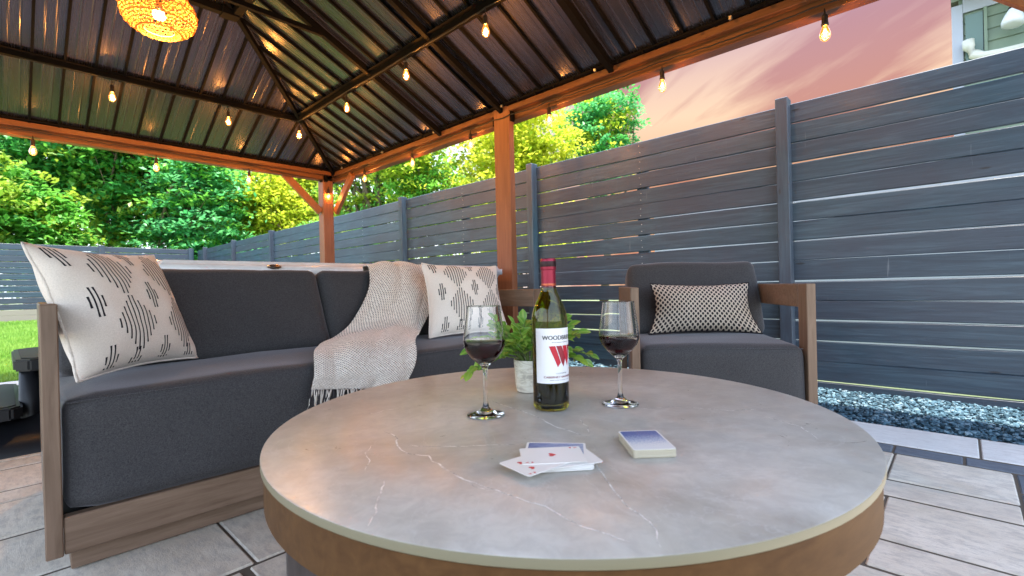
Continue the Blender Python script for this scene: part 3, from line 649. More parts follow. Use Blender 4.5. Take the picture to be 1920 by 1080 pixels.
# ------------------------------------------------------------------ hot tub and steps
M_acr = M('marbled white acrylic', (.62, .58, .57), .22); n_, l_, b_ = nodes(M_acr); l_.new(ramp_(n_, l_, noise_(n_, l_, geo_pos(n_, l_), 5, 8, .7, 2), [(.35, (.70, .67, .67)), (.65, (.84, .82, .82))]), b_.inputs['Base Color'])
M_blackpl = M('black moulded plastic', (.010, .011, .014), .42, 0, .35)
tub = thing('hot_tub', (1.6, 3.7, 0), 'white rimmed hot tub with dark cabinet behind the sofa', 'hot tub')
box('cabinet', .50, 2.70, 2.70, 4.80, .002, .75, M('tub cabinet', (.05, .05, .055), .6), tub, .03, seg=3)
def ringm(x0, x1, y0, y1, z0, z1, wd_, mat, bev):
    bm = bmesh.new(); o_ = [(x0, y0), (x1, y0), (x1, y1), (x0, y1)]; i_ = [(x0+wd_, y0+wd_), (x1-wd_, y0+wd_), (x1-wd_, y1-wd_), (x0+wd_, y1-wd_)]
    V = {}
    for nm_, c_ in (('o', o_), ('i', i_)):
        for z_, zn in ((z0, 0), (z1, 1)): V[nm_, zn] = [bm.verts.new((*q, z_)) for q in c_]
    for k in range(4):
        j = (k+1) % 4
        bm.faces.new((V['o', 0][k], V['o', 0][j], V['o', 1][j], V['o', 1][k])); bm.faces.new((V['i', 0][j], V['i', 0][k], V['i', 1][k], V['i', 1][j]))
        bm.faces.new((V['o', 1][k], V['o', 1][j], V['i', 1][j], V['i', 1][k])); bm.faces.new((V['o', 0][j], V['o', 0][k], V['i', 0][k], V['i', 0][j]))
    bmesh.ops.bevel(bm, geom=bm.edges[:], offset=bev, segments=5, affect='EDGES'); return bmm(bm, mat, True)
put('rim', ringm(.46, 2.74, 2.655, 4.84, .755, .843, .22, M_acr, .022), tub)
box('basin', .68, 2.52, 2.88, 4.62, .45, .77, M_acr, tub, .02)
sp = bmesh.new(); bmesh.ops.create_uvsphere(sp, u_segments=24, v_segments=12, radius=1)
for v in sp.verts: v.co = Vector((.99+v.co.x*.038, 2.652+v.co.y*.012, .816+v.co.z*.0125))
put('speaker_cap', bmm(sp, M('bronze chrome cap', (.45, .30, .20), .2, .9), True), tub)
sp = bmesh.new(); bmesh.ops.create_uvsphere(sp, u_segments=24, v_segments=12, radius=1)
for v in sp.verts: v.co = Vector((.983+v.co.x*.024, 2.641+v.co.y*.010, .812+v.co.z*.008))
put('speaker_grille', bmm(sp, M('dark grille', (.1, .09, .08), .3, .7), True), tub)
st = thing('spa_steps', (.1, 3.35, 0), 'black moulded two step stair beside the hot tub behind the sofa arm', 'steps')
def octbox(x0, x1, y0, y1, z0, z1, c_, mat, bev=.008):
    bm = bmesh.new(); pts = [(x0+c_, y0), (x1-c_, y0), (x1, y0+c_), (x1, y1-c_), (x1-c_, y1), (x0+c_, y1), (x0, y1-c_), (x0, y0+c_)]
    lo_ = [bm.verts.new((*q, z0)) for q in pts]; hi = [bm.verts.new((*q, z1)) for q in pts]
    for k in range(8): j = (k+1) % 8; bm.faces.new((lo_[k], lo_[j], hi[j], hi[k]))
    bm.faces.new(hi); bm.faces.new(lo_[::-1]); bmesh.ops.bevel(bm, geom=bm.edges[:], offset=bev, segments=2, affect='EDGES'); return bmm(bm, mat)
M_tread = M('tread', (.012, .014, .018), .55, 0, .25)
put('tread', octbox(.03, .42, 3.12, 3.85, .345, .40, .05, M_blackpl), st); put('tread_mat', octbox(.055, .40, 3.145, 3.82, .401, .404, .045, M_tread, .001), st)
put('tread', octbox(-.45, .055, 3.02, 3.9, .150, .205, .035, M_blackpl), st); put('tread_mat', octbox(-.43, .035, 3.045, 3.875, .206, .209, .03, M_tread, .001), st)
for px_ in (.085, .19, .32): put('riser_column', tubem([(px_, 3.24, .0), (px_, 3.21, .10), (px_, 3.20, .36)], [.075, .045, .038], M_blackpl, 14), st)
# flowing side skirt
A = Acc(); prof = [(-.50, 2.985, 0), (-.50, 3.0, .05), (-.50, 3.05, .085), (-.50, 3.10, .12)]
vs_ = []; fs = []; nxs = 18
for i in range(nxs):
    x_ = -.5+.95*i/(nxs-1); rise = .03+.20*max(0, min(1, (x_-.02)/.30))**2
    for (y_, z_) in ((2.975, 0), (2.985, .035), (3.01, .06), (3.045, .075), (3.10, .09+rise), (3.35, .10+rise)): vs_.append((x_, y_, z_))
for i in range(nxs-1):
    for k in range(5): q = i*6+k; fs.append((q, q+6, q+7, q+1))
put('side_skirt', mesh(vs_, fs, M_blackpl, True), st)

# ------------------------------------------------------------------ upholstered seats
def cushion_mesh(w_, d_, h_, r_, mat, puff=(.01, .01, .015), nseg=14, seed=0, lean=None, sag=.0):
    """rounded puffed box centred at origin, axes x w_, y d_, z h_"""
    bm = bmesh.new(); bmesh.ops.create_cube(bm, size=2); bmesh.ops.subdivide_edges(bm, edges=bm.edges[:], cuts=nseg, use_grid_fill=True)
    hx, hy, hz = w_/2, d_/2, h_/2
    for v in bm.verts:
        c = v.co.copy(); P = Vector((c.x*hx, c.y*hy, c.z*hz))
        # finer rows near the edges
        q = Vector([math.copysign(abs(t)**.62, t) for t in c]); P = Vector((q.x*hx, q.y*hy, q.z*hz))
        core = Vector((max(-hx+r_, min(hx-r_, P.x)), max(-hy+r_, min(hy-r_, P.y)), max(-hz+r_, min(hz-r_, P.z))))
        dlt = P-core
        if dlt.length > 1e-6: P = core+dlt.normalized()*r_
        bx = (1-(P.y/hy)**2)*(1-(P.z/hz)**2); by = (1-(P.x/hx)**2)*(1-(P.z/hz)**2); bz = (1-(P.x/hx)**2)*(1-(P.y/hy)**2)
        P += Vector((math.copysign(puff[0]*max(0, bx)**.7, P.x) if abs(c.x) > .98 else 0, math.copysign(puff[1]*max(0, by)**.7, P.y) if abs(c.y) > .98 else 0, math.copysign(puff[2]*max(0, bz)**.5, P.z) if abs(c.z) > .98 else 0))
        P += Vector((1, 1, 1))*0
        nn = noise.noise(Vector((P.x*4+seed, P.y*4, P.z*4)))*.009+noise.noise(Vector((P.x*14+seed, P.y*14, P.z*14)))*.0015
        P += (dlt.normalized() if dlt.length > 1e-6 else Vector((0, 0, 1)))*nn
        if sag: P.z -= sag*max(0, (1-(P.x/hx)**2))*(1 if c.z > .9 else 0)
        v.co = P
    bmesh.ops.recalc_face_normals(bm, faces=bm.faces[:]); return bmm(bm, mat, True)
def seat_unit(name, label, cat, loc, rot, W, D, mats):
    mx_, my_, mz_ = mats
    t = thing(name, loc, label, cat, None, rot); ZT = .665; TH = .032
    for x0, x1 in ((0, TH), (W-TH, W)):
        arm = box('arm_rail', x0, x1, .076, D, ZT-.090, ZT, my_, t, .0025, True)
        box('front_post', x0, x1, 0, .075, .058, ZT, mz_, t, .0025, True)
        box('rear_post', x0+.001, x1-.001, D-.075, D-.001, .058, ZT-.091, mz_, t, .0025, True)
        box('side_rail', x0+.001, x1-.001, .076, D-.076, .060, .150, my_, t, .0025, True)
    box('front_rail', TH+.001, W-TH-.001, .004, .034, .060, .150, mx_, t, .0025, True)
    box('plinth', .045, W-.045, .045, D-.04, .004, .060, mx_, t, .002, True)
    box('back_rail', TH+.001, W-TH-.001, D-.035, D-.005, .30, .575, mx_, t, .0025, True)
    box('seat_deck', TH+.002, W-TH-.002, .036, D-.037, .10, .148, M_black, t, .002, True)
    sc_ = put('seat_cushion', cushion_mesh(W-2*TH-.006, D-.08, .285, .038, M_cushion, (.003, .004, .012), 16, seed=W*7), t, True); sc_.location = (W/2, (D-.08)/2+.003, .151+.1425)
    put('seam', tubem([(TH+.02, .006+.003*math.sin(i*.9), .151+.285-.030+.002*math.sin(i*.5)) if 0 else (TH+.012+(W-2*TH-.024)*i/20, .0115, .151+.285-.0135) for i in range(21)], .0022, M_cushion, 6), sc_).matrix_parent_inverse = Matrix.Translation(-sc_.location)
    return t
sofa = seat_unit('sofa', 'two seat outdoor sofa with charcoal cushions and driftwood brown frame at left', 'sofa', (.059, 1.58, 0), math.radians(-1.8), 1.832, .84, (M_frame_x, M_frame_y, M_frame_z))
def back_cushion(par, xc, W_, yb, yt, zb, ztop, seed, th=.17):
    h_ = math.hypot(yt-yb, ztop-zb); o = put('back_cushion', cushion_mesh(W_, th, h_, .040, M_cushion, (.008, .022, .004), 16, seed), par, True)
    ang = math.atan2(yt-yb, ztop-zb); o.rotation_euler = (-ang, 0, 0)
    o.location = (xc, (yb+yt)/2+th/2*math.cos(ang), (zb+ztop)/2-th/2*math.sin(ang)+.0); return o
back_cushion(sofa, .475, .868, .44, .60, .445, .790, 3); back_cushion(sofa, 1.352, .872, .45, .605, .445, .790, 9)
TH_ = math.radians(-56)
chair = seat_unit('armchair', 'single outdoor armchair with charcoal cushions standing by the gravel strip', 'armchair', (1.68, .945, 0), TH_, .665, .76, (M_frame_x, M_frame_y, M_frame_z))
back_cushion(chair, .3325, .60, .40, .55, .445, .790, 21)

def pillow(name, label, C4, T, mat, group=None, pinch=.05, n_=34, edge_wob=.0, uvs=(1, 1), loc=None):
    """C4: bottom-left, bottom-right, top-right, top-left corners; front faces n"""
    C4 = [Vector(c) for c in C4]; bl, br, tr_, tl = C4; nrm = (br-bl).cross(tl-bl).normalized()
    def S(u, v, side, off=0):
        e = pinch; uu = u+e*(u-.5)*-1*(4*v*(1-v))*1.0*1; vv_ = v-e*(v-.5)*(4*u*(1-u))
        P = bl.lerp(br, uu).lerp(tl.lerp(tr_, uu), vv_)
        au = 1-abs(2*u-1)**2.6; av = 1-abs(2*v-1)**2.6; th = T*(max(0, au*av))**.55
        cn = (abs(2*u-1)*abs(2*v-1))**6
        wr = .0045*noise.noise(Vector((u*7+T*50, v*7, side*3)))*(1-cn)+.010*noise.noise(Vector((u*2.5+3, v*2.5, side)))*math.sqrt(max(0, au*av))
        # creases running out of the corners
        cr_ = .006*math.sin(16*(u-v))*max(0, (abs(u-.5)+abs(v-.5)-.45))
        return P+nrm*side*(th+wr*side+cr_+off)
    vs_ = []; fs = []; uv = []
    for side in (1, -1):
        o = len(vs_)
        for j in range(n_+1):
            for i in range(n_+1):
                u = .5-.5*math.cos(PI*i/n_); v = .5-.5*math.cos(PI*j/n_); vs_.append(S(u, v, side)); uv.append((u*uvs[0], v*uvs[1]))
        for j in range(n_):
            for i in range(n_):
                q = o+j*(n_+1)+i; f = (q, q+1, q+n_+2, q+n_+1); fs.append(f if side > 0 else f[::-1])
    t = thing(name, (bl+br)/2, label, 'pillow', group)
    put('cover', mesh(vs_, fs, mat, True, uv), t)
    # seam welt round the edge
    pts = [S(u, v, 1) for u, v in [(i/24, 0) for i in range(24)]+[(1, i/24) for i in range(24)]+[(1-i/24, 1) for i in range(24)]+[(0, 1-i/24) for i in range(25)]]
    put('piping', tubem(pts, .0045, mat, 6, False), t)
    return t, S
def strokes(t, S, lines, wd_=.0026):
    """stitched lines following the pillow face"""
    A = Acc()
    for (u0, v0, u1, v1) in lines:
        m_ = max(2, int(math.hypot(u1-u0, v1-v0)/.03)); prev = None; d = Vector((u1-u0, v1-v0)).normalized(); px_, py_ = -d.y, d.x
        vs_ = []
        for k in range(m_+1):
            q = k/m_; u = u0+(u1-u0)*q; v = v0+(v1-v0)*q; hw = wd_/.44/2*(1.35 if k in (0, m_) else 1)
            for s in (-1, 1): vs_.append(S(min(.995, max(.005, u+px_*hw*s)), min(.995, max(.005, v+py_*hw*s)), 1, .0009))
        A.add(vs_, [(2*k, 2*k+1, 2*k+3, 2*k+2) for k in range(m_)])
    tag(put('stitching', A.mesh(M_stitch), t), kind='stuff')
def diamond(cu, cv, ru, rv, n_, tilt=0):
    o = []
    for k in range(n_):
        f = (k+.5)/n_*2-1; hv = rv*(1-abs(f))*1.0+rv*.06; o.append((cu+f*ru, cv-hv-tilt*f, cu+f*ru, cv+hv-tilt*f))
    return o
def pattern():
    L_ = []
    for cu, cv in ((.36, .80), (.80, .78), (.38, .33), (.82, .31)): L_ += diamond(cu, cv, .160, .235, 10)
    for cu, cv in ((.10, .93), (.14, .52), (.585, .56), (.97, .55), (.60, .07), (.17, .06), (.58, .97), (.36, .01), (.86, .0)): L_ += diamond(cu, cv, .048, .145, 4)
    o = []
    for a_, b_, c_, d_ in L_:
        b_ = max(.02, b_); d_ = min(.98, d_)
        if .015 < a_ < .985 and d_-b_ > .02: o.append((a_, b_, c_, d_))
    return o
P1, S1 = pillow('throw_pillow', 'large cream pillow with black stitched diamonds leaning on the left sofa arm', [(.137, 1.755, .45), (.478, 2.01, .452), (.372, 2.10, .822), (.040, 1.825, .828)], .088, M_linen, 'cream diamond pillows', .085)
strokes(P1, S1, pattern(), .0040)
P2, S2 = pillow('throw_pillow', 'smaller cream diamond pillow leaning at the right end of the sofa beside the knit throw', [(1.35, 1.80, .452), (1.735, 1.66, .452), (1.822, 1.83, .792), (1.452, 1.985, .808)], .075, M_linen, 'cream diamond pillows', .085)
strokes(P2, S2, pattern(), .0044)
# armchair lumbar pillow (in world space)
cT = Matrix.Translation((1.68, .945, 0)) @ Matrix.Rotation(TH_, 4, 'Z')
CW = lambda x_, y_, z_: cT @ Vector((x_, y_, z_))
P3, S3 = pillow('lumbar_pillow', 'small beige lumbar pillow with black dots resting on the armchair', [CW(.105, .34, .447), CW(.590, .34, .447), CW(.560, .41, .672), CW(.125, .41, .678)], .062, M_dots, None, .12)

# ------------------------------------------------------------------ knit throw
thr = thing('throw_blanket', (1.2, 2.0, .45), 'cream and black waffle knit throw draped over the sofa back and seat', 'blanket')
Lp = [(1.40, 2.43, .58), (1.38, 2.41, .735), (1.33, 2.34, .784), (1.275, 2.24, .795), (1.238, 2.130, .783), (1.185, 2.045, .685), (1.09, 1.995, .57), (.985, 1.945, .485), (.86, 1.82, .474), (.775, 1.70, .470), (.715, 1.60, .452), (.692, 1.555, .415), (.682, 1.545, .388), (.674, 1.540, .364)]
Rp = [(1.65, 2.44, .58), (1.655, 2.425, .75), (1.650, 2.36, .797), (1.645, 2.25, .802), (1.632, 2.130, .785), (1.585, 2.045, .685), (1.50, 1.99, .58), (1.38, 1.90, .484), (1.28, 1.78, .474), (1.20, 1.69, .470), (1.12, 1.59, .454), (1.08, 1.535, .405), (1.04, 1.522, .35), (1.01, 1.518, .31)]
def cat(P, t):
    n_ = len(P)-1; x_ = t*n_; i = min(int(x_), n_-1); f = x_-i; g = lambda k: Vector(P[max(0, min(n_, k))])
    a_, b_, c_, d_ = g(i-1), g(i), g(i+1), g(i+2); return .5*((2*b_)+(-a_+c_)*f+(2*a_-5*b_+4*c_-d_)*f*f+(-a_+3*b_-3*c_+d_)*f*f*f)
vs_ = []; uv = []; nu, nv = 46, 110
TP = {}
for j in range(nv+1):
    t = j/nv; A_, B_ = cat(Lp, t), cat(Rp, t); dL = cat(Lp, min(1, t+.01))-cat(Lp, max(0, t-.01)); nr = (B_-A_).cross(dL).normalized()
    if nr.dot(Vector((0, -.6, .8)) if t > .2 else Vector((0, .4, .9))) < 0: nr = -nr
    for i in range(nu+1):
        u = i/nu; P = A_.lerp(B_, u); fold = .011*math.sin(u*11+t*5.0+.6)*(.4+.6*math.sin(PI*u))+.010*math.sin(u*5.2-t*9)+.008*noise.noise(Vector((u*5, t*11, 0)))
        bulge = .012 if .50 < t < .75 else .008
        P = P+nr*(abs(fold)*.9+.006+bulge*math.sin(PI*u)); vs_.append(P); uv.append((u*.42, t*1.25)); TP[i, j] = P
fs = [(j*(nu+1)+i, j*(nu+1)+i+1, (j+1)*(nu+1)+i+1, (j+1)*(nu+1)+i) for j in range(nv) for i in range(nu)]
kn = put('knit_cloth', mesh(vs_, fs, M_knit, True, uv), thr)
mod = kn.modifiers.new('thickness', 'SOLIDIFY'); mod.thickness = .006; mod.offset = 0
A = Acc(); B = Acc()
for k in range(66):
    u = k/65; i = min(nu, int(u*nu)); P = TP[i, nv]+Vector((random.uniform(-.004, .004), -.004, 0)); pts = [P]; l_ = random.uniform(.045, .075); wob = random.uniform(-.012, .012)
    for s in range(1, 5): pts.append(P+Vector((wob*s/4+random.uniform(-.002, .002)-.012*s/4, -.003+random.uniform(-.003, .001), -l_*s/4)))
    (A if k % 3 else B).add(*tube(pts, [.0028, .0025, .0023, .0021, .0014], seg=5))
tag(put('fringe', A.mesh(M_yarn, True), thr), kind='stuff'); tag(put('dark_fringe', B.mesh(M_yarn_d, True), thr), kind='stuff')

# ------------------------------------------------------------------ coffee table
TC = Vector((.756, .600, 0)); TR = .525; TZ = .43
tb = thing('coffee_table', TC, 'round coffee table with grey veined stone look top and wooden apron', 'table')
prof = [(0, TZ), (TR-.003, TZ)]
top = lathe([(0.0005, TZ), (TR*.5, TZ), (TR-.0025, TZ), (TR-.0005, TZ-.001)], M_stone, 128, True, TC); put('table_top', top, tb)
put('top_edge', autosm(lathe([(TR-.0005, TZ-.001), (TR, TZ-.003), (TR, TZ-.0108), (TR-.002, TZ-.0125), (TR-.05, TZ-.0125)], M_edge, 128, True, TC)), tb)
M_apron = wood('bent apron veneer', (.065, .028, .010), (.125, .060, .022), 'x', .6, 1.0, .15)
_n, _l, _b = nodes(M_apron)
put('apron', autosm(lathe([(TR-.006, TZ-.0130), (TR-.004, TZ-.0145), (TR-.004, TZ-.072), (TR-.008, TZ-.076), (TR-.035, TZ-.076), (TR-.035, TZ-.016)], M_apron, 128, True, TC)), tb)
put('under_panel', lathe([(0.001, TZ-.03), (TR-.036, TZ-.03)], M_frame_x, 64, True, TC), tb)
for k in range(4):
    ang = math.radians(163+90*k); c_ = TC+Vector((math.cos(ang)*.452, math.sin(ang)*.452, 0)); o = put('leg', boxm(-.022, .022, -.041, .041, 0, TZ-.0765, M_legw, .002), tb)
    # leg plank faces the outside
    o.matrix_parent_inverse = wm(tb).inverted(); o.location = c_; o.rotation_euler = (0, 0, math.radians(70+90*k))
VEINS = [[(0.341, 0.934), (0.351, 0.889), (0.372, 0.844), (0.37, 0.827), (0.376, 0.8), (0.394, 0.76), (0.402, 0.741), (0.394, 0.709), (0.373, 0.673), (0.353, 0.67), (0.328, 0.653), (0.331, 0.629), (0.333, 0.604), (0.361, 0.601)], [(0.458, 0.746), (0.457, 0.718), (0.448, 0.693), (0.424, 0.656), (0.418, 0.618), (0.433, 0.585), (0.423, 0.564), (0.417, 0.526), (0.409, 0.49), (0.409, 0.453), (0.413, 0.419), (0.413, 0.387), (0.417, 0.348), (0.41, 0.319), (0.407, 0.287), (0.411, 0.26), (0.412, 0.232)], [(0.34, 0.557), (0.317, 0.529), (0.298, 0.506), (0.283, 0.483), (0.266, 0.467), (0.254, 0.46)], [(0.731, 0.76), (0.716, 0.689), (0.706, 0.622), (0.687, 0.574), (0.67, 0.54), (0.663, 0.498), (0.653, 0.448)], [(0.584, 0.394), (0.551, 0.364), (0.514, 0.323), (0.48, 0.282), (0.461, 0.244), (0.443, 0.226), (0.416, 0.21)], [(0.494, 0.906), (0.511, 0.871), (0.544, 0.877), (0.57, 0.854)], [(0.439, 0.654), (0.458, 0.618), (0.489, 0.583), (0.522, 0.551), (0.57, 0.504)], [(0.737, 0.533), (0.704, 0.487), (0.666, 0.457)], [(0.407, 0.466), (0.401, 0.452), (0.407, 0.431), (0.413, 0.419)], [(0.404, 0.697), (0.379, 0.673), (0.36, 0.634), (0.335, 0.602)], [(0.895, 1.103), (0.855, 0.995), (0.818, 0.927), (0.786, 0.789)], [(0.958, 0.273), (0.925, 0.205), (0.865, 0.163)],
         [(.92, .95), (.98, .86), (1.06, .80), (1.10, .70)], [(.86, .48), (.93, .42), (.96, .33), (1.03, .27)]]
A = Acc()
for vi, vl in enumerate(VEINS):
    pts = []
    for i in range(len(vl)-1):
        P, Q = Vector(vl[i]), Vector(vl[i+1]); m_ = max(2, int((Q-P).length/.006))
        for k in range(m_):
            q = P.lerp(Q, k/m_); o = noise.noise(Vector((q.x*45, q.y*45, vi)))*.0035+noise.noise(Vector((q.x*150, q.y*150, vi)))*.0016; d = (Q-P).normalized(); pts.append(q+Vector((-d.y, d.x))*o)
    vs_ = []
    for i, q in enumerate(pts):
        d = (pts[min(i+1, len(pts)-1)]-pts[max(0, i-1)]).normalized(); wv = (.0010+.0013*abs(noise.noise(Vector((i*.13, vi*3, 0)))))*min(1, i/6+.3, (len(pts)-i)/6+.2)*(.7 if vi > 4 else 1)
        if (q-Vector(TC[:2])).length > TR-.004: break
        vs_ += [(q.x-d.y*wv, q.y+d.x*wv, TZ+.00025), (q.x+d.y*wv, q.y-d.x*wv, TZ+.00025)]
    A.add(vs_, [(2*k+1, 2*k+3, 2*k+2, 2*k) for k in range(len(vs_)//2-1)])
tag(put('vein', A.mesh(M_vein), tb), kind='stuff')

# ------------------------------------------------------------------ wine bottle
BC = Vector((.765, .616, TZ+.0006))
bt = thing('wine_bottle', BC, 'half empty red wine bottle with white label in the middle of the table', 'bottle')
Rb = .0365
outp = [(0, .004), (.024, .0), (.0335, .001), (.0362, .006), (Rb, .012), (Rb, .178), (.0360, .186), (.0335, .199), (.0285, .213), (.0220, .226), (.0170, .238), (.0147, .250), (.0140, .262), (.0138, .292), (.0138, .300)]
inp = [(.0115, .300), (.0115, .262), (.0122, .250), (.0147, .238), (.0197, .226), (.0262, .213), (.0312, .199), (.0337, .186), (.0342, .178), (.0342, .016), (.031, .010), (0, .012)]
put('glass_body', lathe(outp+inp, M_greenglass, 56, True, BC), bt)
put('wine', lathe([(0, .0125), (.0305, .0125), (.0341, .0170), (.0341, .148), (.0336, .1485), (0, .1485)], M_winedark, 48, True, BC), bt)
caps = lathe([(.0140, .238+.006), (.0150, .245), (.0151, .262), (.0149, .281), (.0160, .282), (.0162, .286), (.0162, .302), (.0150, .3045), (0, .3045)], M('burgundy foil capsule', (.26, .012, .035), .3, .5), 40, True, BC)
cp = put('capsule', autosm(caps), bt)
put('capsule_band', lathe([(.01525, .2495), (.0154, .250), (.0154, .2535), (.01525, .254)], M('gold red band', (.45, .10, .05), .3, .6), 40, True, BC), cp)
put('cap_ring', lathe([(.01640, .288), (.0165, .2885), (.0165, .2985), (.0164, .299)], M('black foil ring', (.03, .01, .012), .35, .6), 40, True, BC), cp)
# label: camera direction from the bottle is -Fxy; text runs left to right seen from outside
vdir = Vector((-.765, -.616)); a0 = math.atan2(vdir.y, vdir.x)
acen = a0+math.radians(37)                              # centre of the label turned to the right
def onb(s, z, off): 
    t = acen+(s/Rb); return BC+Vector((math.cos(t)*(Rb+off), math.sin(t)*(Rb+off), z))
M_paper = M('label paper', (.82, .79, .80), .6); n_, l_, b_ = nodes(M_paper); bump_(n_, l_, b_, noise_(n_, l_, geo_pos(n_, l_), 90, 3), .25, .0006)
Lh = .0545; vs_ = []; fs = []
for i in range(41):
    s = -Lh+2*Lh*i/40
    for z_ in (.0565, .1650): vs_.append(onb(s, z_, .0004))
put('label', mesh(vs_, [(2*i, 2*i+2, 2*i+3, 2*i+1) for i in range(40)], M_paper, True), bt)
lab = [c for c in bt.children if c.name.startswith('label')][0]
M_ink = M('black ink', (.02, .018, .02), .6); M_inkr = M('dark red ink', (.20, .012, .02), .5); M_w = M('red logo ink', (.52, .012, .03), .45); M_w2 = M('deep red logo ink', (.30, .01, .025), .45)
def text_mesh(s):
    cu = bpy.data.curves.new('t', 'FONT'); cu.body = s; cu.align_x = 'CENTER'; cu.size = 1; cu.resolution_u = 3
    o = bpy.data.objects.new('t', cu); COL.objects.link(o); me = bpy.data.meshes.new_from_object(o); bpy.data.objects.remove(o); bm = bmesh.new(); bm.from_mesh(me)
    bmesh.ops.triangulate(bm, faces=bm.faces[:]); V = [v.co.copy() for v in bm.verts]; Fc = [[v.index for v in f.verts] for f in bm.faces]; bm.free(); return V, Fc
def lettering(name, s, z_, hgt, width, mat, serif=0, bold=0):
    V, Fc = text_mesh(s); xs = [v.x for v in V]; ys = [v.y for v in V]; w0 = max(xs)-min(xs); h0 = max(ys)-min(ys); cx = (max(xs)+min(xs))/2
    A = Acc()
    for dx_ in ((0,) if not bold else (-bold, bold)):
        pts = [onb((v.x-cx)/w0*width+dx_, z_+(v.y-min(ys))/h0*hgt, .0008+(.00005 if dx_ > 0 else 0)) for v in V]; A.add(pts, Fc)
    return put(name, A.mesh(mat), lab)
lettering('brand_lettering', 'WOODBRIDGE', .1425, .0085, .078, M_ink, bold=.00025)
def tiny_print(name, z_, hgt, width, mat, seed):
    """print too small to read in the photograph: a broken line of minute marks"""
    q = random.Random(seed); A = Acc(); x_ = -width/2
    while x_ < width/2:
        w_ = q.uniform(.0005, .0011); A.add([onb(x_, z_, .0008), onb(x_+w_, z_, .0008), onb(x_+w_, z_+hgt, .0008), onb(x_, z_+hgt, .0008)], [(0, 1, 2, 3)]); x_ += w_+q.choice((.0004, .0004, .0005, .0014))
    tag(put(name, A.mesh(mat), lab), kind='stuff')
tiny_print('small_print', .1368, .0012, .040, M_ink, 1)
lettering('region_lettering', 'CALIFORNIA', .0750, .0024, .026, M_ink)
lettering('grape_lettering', 'CABERNET SAUVIGNON', .0670, .0040, .074, M_inkr, bold=.00015)
tiny_print('fine_print', .0625, .0009, .050, M_ink, 2)
for poly, mt in (([(-.0300, .130), (-.0175, .1305), (-.0060, .0975), (-.0130, .0885)], M_w), ([(-.0155, .1305), (-.0035, .1305), (.0060, .1060), (.0005, .0885), (-.0045, .0975)], M_w2), ([(-.0015, .1305), (.0100, .1305), (.0175, .1060), (.0125, .0885), (.0035, .1085)], M_w), ([(.0120, .1305), (.0235, .1305), (.0185, .1090), (.0140, .1000), (.0165, .115)], M_w2)):
    # subdivide so it hugs the glass
    bm = bmesh.new(); bm.faces.new([bm.verts.new((x_, y_, 0)) for x_, y_ in poly]); bmesh.ops.triangulate(bm, faces=bm.faces[:]); bmesh.ops.subdivide_edges(bm, edges=bm.edges[:], cuts=3, use_grid_fill=True)
    for v in bm.verts: v.co = onb(v.co.x+.004, v.co.y, .0008)
    put('logo_stroke', bmm(bm, mt), lab)

# ------------------------------------------------------------------ wine glasses
def wine_glass(loc, label, level):
    c = Vector(loc); t = thing('wine_glass', c, label, 'wine glass', 'stemmed glasses of red wine')
    o_ = [(0, .0), (.036, .0), (.0372, .0012), (.0365, .0026), (.026, .0050), (.013, .0090), (.0068, .0150), (.0043, .026), (.0038, .05), (.0038, .078), (.0048, .090), (.0085, .0960), (.0170, .1035), (.0270, .1130), (.0360, .1250), (.0408, .1370), (.0413, .1450), (.0398, .1600), (.0362, .1850), (.0338, .2010), (.0327, .2095), (.0323, .2124), (.0321, .2131), (.0317, .2134)]
    i_ = [(.0314, .2131), (.0315, .2124), (.0318, .2095), (.0328, .2010), (.0351, .1850), (.0387, .1600), (.0402, .1450), (.0397, .1372), (.0350, .1258), (.0262, .1145), (.0165, .1055), (.0070, .0995), (0, .0985)]
    put('glass', lathe(o_+i_, M_glass, 56, True, c), t)
    pr = [(0, .0987), (.0072, .0997), (.0168, .1058), (.0266, .1149), (.0353, .1261), (.0399, .1373)]
    if level > .138: pr += [(.0403, .1430), (.0403, level-.0005)]
    pr += [(.0398, level), (0, level)]
    put('wine', autosm(lathe(pr, M_wine, 48, True, c), 60), t); return t
wine_glass((.645, .684, TZ+.0006), 'glass of red wine in front of the green plant left of the bottle', .147)
wine_glass((.877, .522, TZ+.0006), 'glass of red wine in front of the armchair right of the bottle', .143)

# ------------------------------------------------------------------ potted plant
M_pot = M('marbled white pot', (.7, .66, .58), .35); n_, l_, b_ = nodes(M_pot); l_.new(ramp_(n_, l_, noise_(n_, l_, geo_pos(n_, l_, (1, 1, 2.5)), 22, 7, .65, 2), [(.38, (.82, .78, .70)), (.5, (.72, .67, .56)), (.62, (.50, .45, .38))]), b_.inputs['Base Color'])
PC = Vector((.862, .756, TZ+.0006)); pt = thing('potted_plant', PC, 'small leafy green plant in a marbled white pot behind the bottle', 'plant')
put('pot', autosm(lathe([(0, 0), (.030, 0), (.0335, .002), (.0355, .008), (.0395, .074), (.0390, .076), (.0365, .076), (.0355, .062), (0, .060)], M_pot, 40, True, PC)), pt)
put('soil', lathe([(0.0005, .066), (.0362, .066)], M_sand, 24, True, PC), pt)
M_pl = bpy.data.materials.new('glossy plant leaf'); M_pl.use_nodes = True; n_, l_ = M_pl.node_tree.nodes, M_pl.node_tree.links; b_ = n_['Principled BSDF']
tcx = n_.new('ShaderNodeTexCoord'); sx_ = n_.new('ShaderNodeSeparateXYZ'); l_.new(tcx.outputs['Object'], sx_.inputs[0]); edge = math_(n_, l_, 'ABSOLUTE', sx_.outputs[0])
cc = ramp_(n_, l_, objrand(n_), [(0, (.09, .26, .03)), (.5, (.16, .38, .04)), (1, (.36, .55, .08))]); cc = mix_(n_, l_, ramp_(n_, l_, edge, [(.0, (.55, .55, .55)), (.0012, (0, 0, 0)), (.0065, (0, 0, 0)), (.010, (.6, .6, .6))]), cc, (.52, .66, .16)); l_.new(cc, b_.inputs['Base Color']); b_.inputs['Roughness'].default_value = .33
